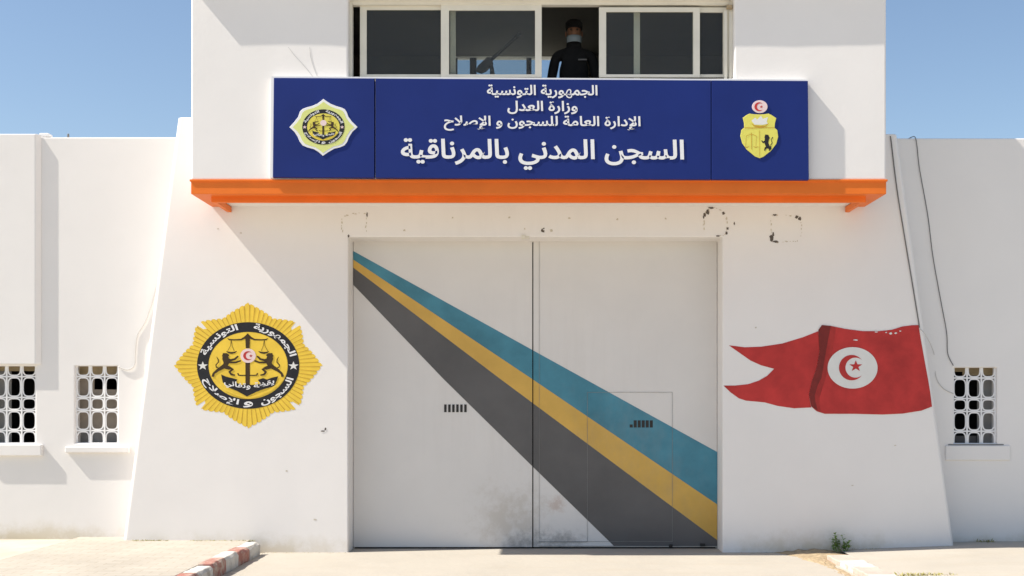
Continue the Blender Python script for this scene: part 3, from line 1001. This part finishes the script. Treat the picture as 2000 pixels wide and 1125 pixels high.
Ls = {'t': [(675, 482), (684, 487), (1142, 740), (1403, 884), (1425, 896)], 'to': [(675, 497), (684, 503), (1039, 740), (1405, 988), (1425, 1002)],
      'og': [(675, 511), (684, 518), (977, 740), (1405, 1058), (1425, 1073)], 'g': [(675, 541), (684, 550), (866, 740), (1040, 911), (1215, 1082), (1425, 1290)]}
for side, (a, b, gx0, gx1) in enumerate(((681, 1039.6, GL + 0.004, kx(1039.6)), (1041.6, 1412, kx(1041.6), GR - 0.004))):
    bm = bmesh.new()
    yl = YG + (0.0 if side == 0 else 0.012)
    box(bm, gx0, gx1, yl, yl + 0.06, ZB, ZTG)
    lf = obj('gate_leaf', bm, M['gate'], mg, bevel=0.004, label='left gate leaf with one row of slots' if side == 0 else 'right gate leaf with a small wicket door')
    x0p, x1p = gx0 / (D + YG) * F + VX, gx1 / (D + YG) * F + VX
    for up, lo, m, lab in (('t', 'to', 'teal', 'teal stripe'), ('to', 'og', 'ochre', 'ochre stripe'), ('og', 'g', 'charcoal', 'charcoal stripe')):
        zlow = 0.034
        xs = sorted(set([x0p, x1p] + [p[0] for p in Ls[up] + Ls[lo] if x0p < p[0] < x1p]))
        top = [(x, PZ(line_at(Ls[up], x), YG)) for x in xs]
        bot = [(x, PZ(line_at(Ls[lo], x), YG)) for x in xs]
        pts = []
        for x, z in top: pts.append((kx(x), max(z, zlow)))
        bb = []
        for (xa, za), (xb, zb) in zip(bot, bot[1:]):
            bb.append((kx(xa), max(za, zlow)))
            if za > zlow > zb:
                t = (za - zlow) / (za - zb)
                bb.append((kx(xa + (xb - xa) * t), zlow))
        bb.append((kx(bot[-1][0]), max(bot[-1][1], zlow)))
        poly = pts + bb[::-1]
        clean = []
        for p in poly:
            if not clean or math.hypot(p[0] - clean[-1][0], p[1] - clean[-1][1]) > 1e-4: clean.append(p)
        bm = bmesh.new()
        sheet(bm, clean, yl - 0.0025)
        obj('painted_stripe', bm, M[m], lf, label=lab)
    # slots
    vx0, vx1, vy0, vy1 = ((866, 913, 790, 805), (1229, 1276, 821, 835))[side]
    for k in range(6):
        bm = bmesh.new()
        c = vx0 + (vx1 - vx0) * (k + .5) / 6
        wv = (vx1 - vx0) / 6 * (.30 if side == 0 else .38)
        box(bm, kx(c - wv), kx(c + wv), yl - 0.0045, yl + 0.002, PZ(vy1 - (0 if k or side == 0 else 0), YG), PZ(vy0 + (8 if side and k == 0 else 0), YG))
        sl_ = obj('vent_slot', bm, M['dark'], lf)
# seam cover strip of the right leaf, wicket door outline, bottom rail
leafR = [o for o in mg.children if 'wicket' in o.get('label', '')][0]
# wicket door: a thin groove all round
wx0, wx1, wz0, wz1 = kx(1147), kx(1313), PZ(1058, YG), PZ(766, YG)
bm = bmesh.new()
t = 0.003
yl = YG + 0.012
for (a, b, c, d) in ((wx0, wx0 + t, wz0, wz1), (wx1, wx1 + t, wz0, wz1), (wx0 + t, wx1, wz1 - t, wz1), (wx0 + t, wx1, wz0, wz0 + t), (kx(1053), kx(1053) + t * .8, .06, ZTG)):
    box(bm, a, b, yl - 0.0062, yl - 0.004, c, d)
M['groove'] = mat('door_gap', (0.26, 0.26, 0.25), 0.8, 0.2, 8)
obj('wicket_door', bm, M['groove'], leafR, label='small wicket door outlined in the right leaf')
for q in ((1310, 1066, 3.5), (1372, 1064, 5)):
    bm = bmesh.new()
    box(bm, kx(q[0] - q[2]), kx(q[0] + q[2]), yl - .03, yl - 0.0055, PZ(q[1] + 3, YG), PZ(q[1] - 3, YG))
    obj('bolt', bm, M['dark'], leafR, bevel=0.004)
bm = bmesh.new()
box(bm, kx(1052), GR - .01, yl - 0.006, yl - 0.001, 0.030, 0.036)
box(bm, kx(1052), kx(1147), yl - 0.0055, yl - 0.0005, PZ(1059, YG), PZ(1057.5, YG))
obj('bottom_rail', bm, M['groove'], leafR)
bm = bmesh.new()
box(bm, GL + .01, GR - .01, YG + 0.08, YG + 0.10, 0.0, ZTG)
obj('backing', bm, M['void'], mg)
bm = bmesh.new()
box(bm, PX(1019, 0), PX(1034, 0), -0.002, 0.05, PZ(466, 0), PZ(461, 0))
box(bm, PX(1019, 0), PX(1026, 0), -0.022, -0.002, PZ(465, 0), PZ(459, 0))
obj('latch', bm, M['frame'], mg, bevel=0.003)

# ------------------------------------------------------------------ side walls
ZWL, ZWR = PZ(268, WY), PZ(270, WY)
YW = WY


def side_wall(name, label, x0, x1, ztop, wins, wm):
    root = thing(name, label, 'wall', ((x0 + x1) / 2, WY, 0))
    holes = [(PX(a, YW), PX(b, YW), PZ(d, YW), PZ(c, YW)) for a, b, c, d, *_ in wins]
    bm = bmesh.new()
    wall_grid(bm, [x0, x1], [-0.1, ztop], holes, WY, WY + 0.30)
    obj('wall', bm, wm, root, bevel=0.012)
    for (a, b, c, d, kind, sill) in wins:
        h = (PX(a, YW), PX(b, YW), PZ(d, YW), PZ(c, YW))
        W, H = h[1] - h[0], h[3] - h[2]
        # grille: three by five cells of flat bars with oval rings
        bm = bmesh.new()
        rows = [0, .135, .405, .575, .835, 1.0]
        bw, yb = 0.018, WY + 0.035
        xs = [h[0] + W * k / 3 for k in range(4)]
        zs = [h[3] - H * r for r in rows]
        for k, x in enumerate(xs):
            if 0 < k < 3: box(bm, x - bw / 2, x + bw / 2, yb, yb + 0.012, h[2], h[3])
        box(bm, h[0], h[0] + bw * .8, yb, yb + .012, h[2], h[3]); box(bm, h[1] - bw * .8, h[1], yb, yb + .012, h[2], h[3])
        for k, z in enumerate(zs):
            if 0 < k < 5: box(bm, h[0], h[1], yb + 0.002, yb + 0.014, z - bw / 2, z + bw / 2)
        box(bm, h[0], h[1], yb + .002, yb + .014, h[2], h[2] + bw * .5)
        bm2 = bmesh.new()
        for r in range(5):
            for k in range(3):
                xa, xb = xs[k] + bw * .45, xs[k + 1] - bw * .45
                zt, zb = zs[r] - bw * .45, zs[r + 1] + bw * .45
                if r == 0: zt += (zs[0] - zs[1]) * .75
                if r == 4: zb -= (zs[4] - zs[5]) * .55
                cx, cz, rx, rz = (xa + xb) / 2, (zt + zb) / 2, (xb - xa) / 2, (zt - zb) / 2
                ring = []
                n = 28
                for t in range(n):
                    th = 2 * math.pi * t / n
                    ct, st = math.cos(th), math.sin(th)
                    ex = 0.58
                    ux, uz = math.copysign(abs(ct) ** ex, ct), math.copysign(abs(st) ** ex, st)
                    zo = max(h[2] + .001, min(h[3] - .001, cz + rz * uz)); zi = max(h[2] + .001, min(h[3] - .001, cz + (rz - .012) * uz))
                    ring.append([bm2.verts.new(p) for p in ((cx + rx * ux, yb + .004, zo), (cx + (rx - .012) * ux, yb + .004, zi), (cx + (rx - .012) * ux, yb + .012, zi), (cx + rx * ux, yb + .012, zo))])
                for t in range(n):
                    p, q2 = ring[t], ring[(t + 1) % n]
                    for s in range(4): bm2.faces.new((p[s], p[(s + 1) % 4], q2[(s + 1) % 4], q2[s]))
        wn = obj('barred_window', bm, M['white'], root, label={'black': 'white barred window with a dark room behind', 'brown': 'white barred window backed by brown grey board', 'mixed': 'white barred window, dark with a grey panel on one side'}[kind])
        obj('grille_ring', bm2, M['white'], wn)
        # unlit recess behind
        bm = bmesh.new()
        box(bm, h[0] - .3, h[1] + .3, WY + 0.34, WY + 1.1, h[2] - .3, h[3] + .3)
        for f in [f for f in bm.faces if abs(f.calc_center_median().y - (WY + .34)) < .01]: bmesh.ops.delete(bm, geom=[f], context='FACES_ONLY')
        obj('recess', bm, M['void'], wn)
        bm = bmesh.new()
        yy = WY + 0.16
        if kind == 'brown':
            box(bm, h[0], h[0] + W * .34, yy, yy + .01, h[2] + H * .165, h[2] + H * .86)
            box(bm, h[0] + W * .34, h[1], yy, yy + .01, h[2] + H * .165, h[2] + H * .70)
            obj('board', bm, M['board'], wn)
            bm = bmesh.new(); box(bm, h[0], h[1], yy + .02, yy + .03, h[2], h[2] + H * .165); obj('lower_board', bm, M['greyboard'], wn)
            bm = bmesh.new(); box(bm, h[0], h[1], yy - .02, yy - .01, h[3] - H * .135, h[3]); obj('blind', bm, M['blind'], wn)
        elif kind == 'mixed':
            box(bm, h[0] + W * .66, h[1], yy, yy + .01, h[2], h[3] - H * .12); obj('board', bm, M['greyboard'], wn)
            bm = bmesh.new(); box(bm, h[0] + W * .3, h[1], yy - .02, yy - .01, h[3] - H * .10, h[3]); box(bm, h[0], h[0] + W * .3, yy - .02, yy - .01, h[3] - H * .05, h[3]); obj('blind', bm, M['blind'], wn)
            bm = bmesh.new(); box(bm, h[0], h[0] + W * .66, yy + .02, yy + .03, h[2], h[2] + H * .10); obj('lower_board', bm, M['charcoal'], wn)
        else:
            box(bm, h[0], h[1], yy - .02, yy - .01, h[3] - H * .06, h[3]); obj('blind', bm, M['blind'], wn)
            bm = bmesh.new(); box(bm, h[0], h[0] + W * .34, yy, yy + .01, h[2], h[3] - H * .06); obj('board', bm, M['greyboard'], wn)
        bm = bmesh.new()
        sx0, sx1, sy0, sy1, dep = sill
        box(bm, PX(sx0, YW), PX(sx1, YW), WY - dep, WY + 0.02, PZ(sy1, YW), PZ(sy0, YW))
        obj('sill', bm, wm if kind != 'mixed' else M['greyboard'], wn, bevel=0.010 if kind != 'mixed' else 0.0)
    return root


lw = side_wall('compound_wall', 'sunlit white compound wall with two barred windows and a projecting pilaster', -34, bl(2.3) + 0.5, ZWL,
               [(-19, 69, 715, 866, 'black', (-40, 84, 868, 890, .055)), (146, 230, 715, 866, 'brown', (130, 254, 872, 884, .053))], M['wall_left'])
rw_ = side_wall('compound_wall', 'shaded white compound wall with one barred window and a hanging cable', br(2.3) - 0.5, 34, ZWR,
                [(1863, 1947, 718, 867, 'mixed', (1852, 1960, 867.2, 869.6, .006))], M['wall'])
bm = bmesh.new()
box(bm, PX(1846, YW), PX(1972, YW), WY - 0.022, WY + 0.02, PZ(899, YW), PZ(870, YW))
obj('apron', bm, M['wall'], [o for o in rw_.children if o.name.startswith('barred_window')][0], bevel=0.010)
# pilaster over the far left window, its free side splayed
bm = bmesh.new()
yb_ = WY - 0.050
x0, x1 = PX(-40, YW), PX(82, YW)
zt, zb = PZ(263, YW), PZ(712, YW)
sec = [(x0, WY + .0), (x1, WY + .0), (x1 - 0.052, yb_), (x0, yb_)]
lo = [bm.verts.new((x, y, zb)) for x, y in sec]; hi = [bm.verts.new((x, y, zt)) for x, y in sec]
bm.faces.new(lo); bm.faces.new(hi[::-1])
for k in range(4): bm.faces.new((lo[k], lo[(k + 1) % 4], hi[(k + 1) % 4], hi[k]))
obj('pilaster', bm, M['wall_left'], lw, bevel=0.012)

# ------------------------------------------------------------------ cables
def cable(name, label, pts, r, m):
    bm = bmesh.new()
    # smooth the run
    V = [Vector(p) for p in pts]
    out = []
    for i in range(len(V) - 1):
        p0, p1, p2, p3 = V[max(i - 1, 0)], V[i], V[i + 1], V[min(i + 2, len(V) - 1)]
        for k in range(6):
            t = k / 6
            out.append(0.5 * ((2 * p1) + (p2 - p0) * t + (2 * p0 - 5 * p1 + 4 * p2 - p3) * t * t + (3 * p1 - p0 - 3 * p2 + p3) * t ** 3))
    out.append(V[-1])
    tube(bm, out, r, 6)
    return tag(obj(name, bm, m, smooth=True), label, 'cable')


def onw(px, py, Y, off=0.012): x, z = P(px, py, Y - off); return (x, Y - off, z)


cable('cable', 'thick grey cable running down the right edge of the gatehouse to the painted flag', [onw(1739, 266, 0, .01), onw(1741, 280, 0, .01), onw(1752, 370, 0, .01), onw(1768, 470, 0, .01), onw(1783, 560, 0, .01), onw(1796, 640, 0, .01)], 0.0065, M['cable'])
cable('cable', 'thin grey cable hanging from the wall top to the right barred window', [(PX(1779, WY), WY + .1, ZWR + .014), (PX(1786, WY), WY - .008, ZWR + .014), onw(1791, 285, WY), onw(1796, 330, WY), onw(1812, 420, WY), onw(1822, 500, WY), onw(1838, 590, WY), onw(1849, 650, WY), onw(1851, 690, WY), onw(1862, 714, WY)], 0.0048, M['cable'])
cable('cable', 'faint thin pale cable sagging from the flag edge to the right barred window', [onw(1797, 642, 0, .006), onw(1808, 655, 0, .006), onw(1824, 690, WY, .006), onw(1828, 735, WY, .006), onw(1842, 758, WY, .006), onw(1862, 769, WY, .006)], 0.0042, M['whitecable'])
cable('cable', 'whitewashed cable running down beside the left edge of the gatehouse', [onw(351, 268, WY), onw(346, 330, WY), onw(334, 400, WY), onw(318, 500, WY), onw(303, 570, WY), onw(285, 625, WY), onw(268, 655, WY), onw(264, 690, WY), onw(262, 714, WY), onw(248, 722, WY), onw(231, 716, WY)], 0.0075, M['whitecable'])

# ------------------------------------------------------------------ small things on the left wall top
t = thing('wall_fitting', 'small white metal fitting with dark foot on top of the left wall', 'fitting', (PX(84, WY), WY + .1, ZWL))
bm = bmesh.new(); box(bm, PX(74, WY), PX(93, WY), WY + 0.03, WY + .16, ZWL + .012, ZWL + .055); obj('housing', bm, M['white'], t, bevel=.012)
bm = bmesh.new(); box(bm, PX(86, WY), PX(96, WY), WY + 0.05, WY + .12, ZWL + .0005, ZWL + .0115); obj('foot', bm, M['dark'], t, bevel=.003)
bm = bmesh.new()
tube(bm, [(PX(129.5, WY), WY + .06, ZWL), (PX(129.5, WY), WY + .06, ZWL + .045), (PX(129, WY), WY + .06, ZWL + .052)], [.012, .012, .006], 8)
tag(obj('wall_spike', bm, M['cable']), 'short grey metal stub standing on the left wall top', 'stub')

# ------------------------------------------------------------------ weeds
def leaf(bm, base, d, L, wd, droop, seed):
    n = 5
    side = Vector((-d.y, d.x, 0)).normalized() if abs(d.z) < .98 else Vector((1, 0, 0))
    a, b = [], []
    for k in range(n + 1):
        t = k / n
        p = base + d * L * t + Vector((0, 0, -droop * L * t * t))
        ww = wd * math.sin(math.pi * min(1, .12 + .88 * t)) ** .8 + .0005
        a.append(bm.verts.new(p + side * ww)); b.append(bm.verts.new(p - side * ww))
    for k in range(n): bm.faces.new((a[k], a[k + 1], b[k + 1], b[k]))


wp = thing('weed_plant', 'small green leafy weed at the foot of the right wall beside the kerb', 'weed', (PX(1640, -.12), -.12, 0.03))
bm, bs = bmesh.new(), bmesh.new()
q = random.Random(8)
for k in range(20):
    th = q.uniform(0, 2 * math.pi)
    lean = q.uniform(.15, .75)
    base = Vector((PX(1640, -.12) + q.uniform(-.08, .08), -.12 + q.uniform(-.04, .04), .03))
    d = Vector((math.cos(th) * lean, math.sin(th) * lean * .7, 1)).normalized()
    h = q.uniform(.07, .20) * (1.15 if d.x < 0 else .8)
    tube(bs, [base, base + d * h * .5, base + d * h], [.003, .0025, .0015], 5)
    for j in range(8):
        t_ = .25 + .75 * j / 7
        a = q.uniform(0, 2 * math.pi)
        leaf(bm, base + d * h * t_, Vector((math.cos(a), math.sin(a) * .8, q.uniform(.1, .8))).normalized(), q.uniform(.03, .065), q.uniform(.007, .014), .3, j)
obj('leaves', bm, M['leaf'], wp); obj('stem', bs, M['leaf'], wp)
bm = bmesh.new()
q = random.Random(12)
for (pa, pb, Y, z, n_, hh) in ((146, 232, WY - .03, .112, 90, .030), (255, 330, -.03, .138, 130, .030), (372, 500, -.03, .138, 150, .022), (505, 676, -.03, .006, 90, .016), (1905, 1936, WY - .03, .085, 60, .07), (1440, 1600, -.03, .004, 60, .018), (1660, 1860, -.03, .05, 90, .018)):
    for k in range(n_):
        x = PX(q.uniform(pa, pb), Y)
        y = Y - abs(q.gauss(0, .035))
        a = q.uniform(0, 2 * math.pi)
        leaf(bm, Vector((x, y, z - .002)), Vector((math.cos(a) * .7, math.sin(a) * .7, q.uniform(.3, 1.2))).normalized(), hh * q.uniform(.5, 1.4), .0028, .4, k)
o = obj('grass', bm, M['drygrass']); o['kind'] = 'stuff'; o['label'] = 'sparse dry grass along the foot of the walls'
bm = bmesh.new()
for k in range(200):
    x = q.uniform(3.32, 3.85); y = q.uniform(-2.25, -2.1)
    a = q.uniform(0, 2 * math.pi)
    leaf(bm, Vector((x, y, .03)), Vector((math.cos(a) * .6, math.sin(a) * .6, 1)).normalized(), q.uniform(.03, .075), .0035, .3, k)
o = obj('dry_grass', bm, M['drygrass']); o['kind'] = 'stuff'; o['label'] = 'short dry grass growing through the right pavement'

# ------------------------------------------------------------------ guard
GX, GY, GZ = PX(1121, -.15), -.15, 3.88
gd = thing('person', 'guard in black uniform, cap and face mask standing at the open window', 'person', (GX, GY, GZ))
H = PZ(39, -.15) - GZ              # to the top of the cap
s = H / 1.80


def skin_mesh(name, verts, edges, m, parent, root=0, sub=2):
    me = bpy.data.meshes.new(name)
    me.from_pydata([v[0] for v in verts], edges, [])
    o = bpy.data.objects.new(name, me)
    C.objects.link(o)
    o.modifiers.new('skin', 'SKIN')
    md = o.modifiers.new('sub', 'SUBSURF'); md.levels = sub; md.render_levels = sub
    sk = me.skin_vertices[0].data if me.skin_vertices else None
    if sk is None:
        bm = bmesh.new(); bm.from_mesh(me); bm.verts.layers.skin.verify(); bm.to_mesh(me); bm.free(); sk = me.skin_vertices[0].data
    for k, v in enumerate(verts):
        sk[k].radius = v[1] if isinstance(v[1], (tuple, list)) else (v[1], v[1])
        sk[k].use_root = (k == root)
    bpy.context.view_layer.update()
    res = bpy.data.meshes.new_from_object(o.evaluated_get(bpy.context.evaluated_depsgraph_get()))
    bpy.data.objects.remove(o); bpy.data.meshes.remove(me)
    bm = bmesh.new(); bm.from_mesh(res); bpy.data.meshes.remove(res)
    return bm


def G(x, y, z): return (GX + x * s, GY + y * s, GZ + z * s)


V_, E_ = [], []


def add(p, r, link=None):
    V_.append((G(*p), tuple(a * s for a in r) if isinstance(r, tuple) else r * s))
    if link is not None: E_.append((link, len(V_) - 1))
    return len(V_) - 1


pel = add((0, .02, .96), (.165, .115))
wai = add((0, .01, 1.10), (.155, .105), pel)
che = add((0, 0, 1.28), (.175, .118), wai)
upc = add((0, .01, 1.445), (.150, .10), che)
nk0 = add((0, .015, 1.515), .068, upc)
nk1 = add((0, .0, 1.545), .058, nk0)
jaw = add((0, -.022, 1.595), (.066, .078), nk1)
fac = add((0, -.010, 1.655), (.077, .094), jaw)
sku = add((0, .004, 1.715), (.078, .098), fac)
crn = add((0, .008, 1.765), (.050, .066), sku)
for sx in (-1, 1):
    sh_ = add((sx * .188, .012, 1.430), .062, upc)
    el = add((sx * .245, .03, 1.13), .050, sh_)
    wr = add((sx * .235, -.05, .88), .031, el)
    pm = add((sx * .232, -.07, .80), (.022, .040), wr)
    for k, (oy, L) in enumerate(((-.034, .070), (-.012, .080), (.010, .076), (.030, .060))):
        a = add((sx * .228, -.075 + oy, .765), .0095, pm)
        b = add((sx * .220, -.085 + oy, .765 - L * .55), .0085, a)
        add((sx * .205, -.088 + oy, .765 - L), .0075, b)
    a = add((sx * .215, -.105, .80), .0105, pm)
    add((sx * .205, -.122, .765), .009, a)
    hp = add((sx * .095, .02, .88), .098, pel)
    kn = add((sx * .110, .0, .49), .064, hp)
    an = add((sx * .115, .03, .095), .046, kn)
    add((sx * .125, -.13, .045), (.042, .036), an)
bm = skin_mesh('body', V_, E_, None, None)
# a nose and sunken eyes on the face
for v in bm.verts:
    lx, ly, lz = (v.co.x - GX) / s, (v.co.y - GY) / s, (v.co.z - GZ) / s
    if lz > 1.56 and ly < -.04:
        v.co.y -= s * .022 * math.exp(-(lx / .016) ** 2 - ((lz - 1.645) / .026) ** 2)
        for ex in (-.032, .032): v.co.y += s * .010 * math.exp(-((lx - ex) / .018) ** 2 - ((lz - 1.675) / .014) ** 2)
for f in bm.faces:
    c = f.calc_center_median(); lz = (c.z - GZ) / s; lx = abs(c.x - GX) / s
    f.material_index = 1 if lz > 1.54 or (lz < .865 and lx > .185 and lz > .6) else 2 if lz < .10 else 0
obj('body', bm, [M['uniform'], M['skin'], M['dark']], gd, smooth=True)


def lathe_part(name, rows, m, ctr, n=28):
    bm = bmesh.new()
    rings = []
    for (rx, ry, z, oy) in rows:
        rings.append([bm.verts.new(G(ctr[0] + rx * math.cos(2 * math.pi * k / n), ctr[1] + oy + ry * math.sin(2 * math.pi * k / n), z)) for k in range(n)])
    for a, b in zip(rings, rings[1:]):
        for k in range(n): bm.faces.new((a[k], a[(k + 1) % n], b[(k + 1) % n], b[k]))
    bm.faces.new(rings[0][::-1]); bm.faces.new(rings[-1])
    return obj(name, bm, m, gd, smooth=True)


cp = lathe_part('cap', [(.086, .108, 1.700, .006), (.089, .111, 1.735, .006), (.088, .110, 1.765, .008), (.072, .090, 1.788, .012), (.035, .045, 1.799, .014), (.004, .004, 1.801, .014)], M['uniform'], (0, 0))
bm = bmesh.new()
n = 14
a, b, a2, b2 = [], [], [], []
for k in range(n + 1):
    t = math.pi + math.pi * k / n
    for lst, rx, ry, dz in ((a, .086, .104, .008), (b, .080, .185, -.012), (a2, .086, .104, .003), (b2, .080, .185, -.017)):
        lst.append(bm.verts.new(G(rx * math.cos(t), .004 + ry * math.sin(t), 1.700 + dz)))
for k in range(n):
    bm.faces.new((a[k], a[k + 1], b[k + 1], b[k])); bm.faces.new((a2[k], b2[k], b2[k + 1], a2[k + 1])); bm.faces.new((b[k], b[k + 1], b2[k + 1], b2[k]))
obj('visor', bm, M['uniform'], cp)
bm = bmesh.new()
gr = []
for j in range(7):
    z = 1.545 + .070 * j / 6
    row = []
    for k in range(15):
        t = R(200) + R(140) * k / 14
        bul = .010 * math.cos((t - R(270)) * 1.2) * math.sin(math.pi * (j + .5) / 7)
        row.append(bm.verts.new(G((.083) * math.cos(t), -.022 + (.094 + bul) * math.sin(t), z)))
    gr.append(row)
for r0, r1 in zip(gr, gr[1:]):
    for k in range(14): bm.faces.new((r0[k], r0[k + 1], r1[k + 1], r1[k]))
mk = obj('face_mask', bm, M['mask'], gd, smooth=True, label='pale blue mask pulled down over the chin')
sd = mk.modifiers.new('thickness', 'SOLIDIFY'); sd.thickness = .002
for ex in (-.032, .032):
    bm = bmesh.new()
    bmesh.ops.create_uvsphere(bm, u_segments=12, v_segments=8, radius=.011 * s, matrix=Matrix.Translation(G(ex, -.088, 1.675)))
    obj('eye', bm, M['eye'], gd, smooth=True)
for ex in (-1, 1):
    bm = bmesh.new()
    bmesh.ops.create_uvsphere(bm, u_segments=12, v_segments=8, radius=1, matrix=Matrix.Translation(G(ex * .083, .012, 1.655)) @ Matrix.Diagonal((.010, .020, .032, 1)))
    obj('ear', bm, M['skin'], gd, smooth=True)
lathe_part('collar', [(.082, .084, 1.500, .012), (.078, .080, 1.535, .008), (.074, .078, 1.562, .004), (.064, .066, 1.558, .004)], M['uniform'], (0, 0))
bm = bmesh.new()
box(bm, GX + .04 * s, GX + .13 * s, GY - .127 * s, GY - .112 * s, GZ + 1.350 * s, GZ + 1.362 * s)
obj('name_strip', bm, M['cable'], gd)

# ------------------------------------------------------------------ mounted gun behind the second pane
MY = -0.40
gp = lambda px, py, dy=0: Vector((PX(px, MY), MY + dy, PZ(py, MY)))
mgun = thing('machine_gun', 'dark mounted gun on a tripod behind the second window pane', 'gun', (PX(955, MY), MY, 3.88))
bm = bmesh.new()
tube(bm, [gp(958, 118), gp(1000, 80), gp(1013, 68)], [.020, .016, .013], 10)
tube(bm, [gp(1007, 74), gp(1016, 65.5)], [.020, .020], 10)
obj('barrel', bm, M['dark'], mgun, smooth=True)
bm = bmesh.new()
d = (gp(1000, 80) - gp(940, 134)).normalized()
c0 = gp(936, 138)
nrm = Vector((-d.z, 0, d.x))
pts = [(-.0, -.035), (.05, -.05), (.16, -.045), (.18, .02), (.15, .045), (.02, .04), (-.03, .02)]
prism(bm, [((c0 + d * a + nrm * b).x, (c0 + d * a + nrm * b).z) for a, b in pts], MY - .04, MY + .04)
obj('receiver', bm, M['dark'], mgun, bevel=.006)
bm = bmesh.new()
tube(bm, [gp(958, 124), gp(961, 136), gp(962, 150), (PX(962, MY), MY, 4.55)], [.022, .022, .028, .028], 10)
obj('pintle', bm, M['dark'], mgun, smooth=True)
for k in range(3):
    th = R(90 + 120 * k)
    bm = bmesh.new()
    tube(bm, [(PX(962, MY), MY, 4.62), (PX(962, MY) + .42 * math.cos(th), MY + .12 + .30 * math.sin(th), 3.89)], [.02, .016], 8)
    obj('leg', bm, M['dark'], mgun, smooth=True)
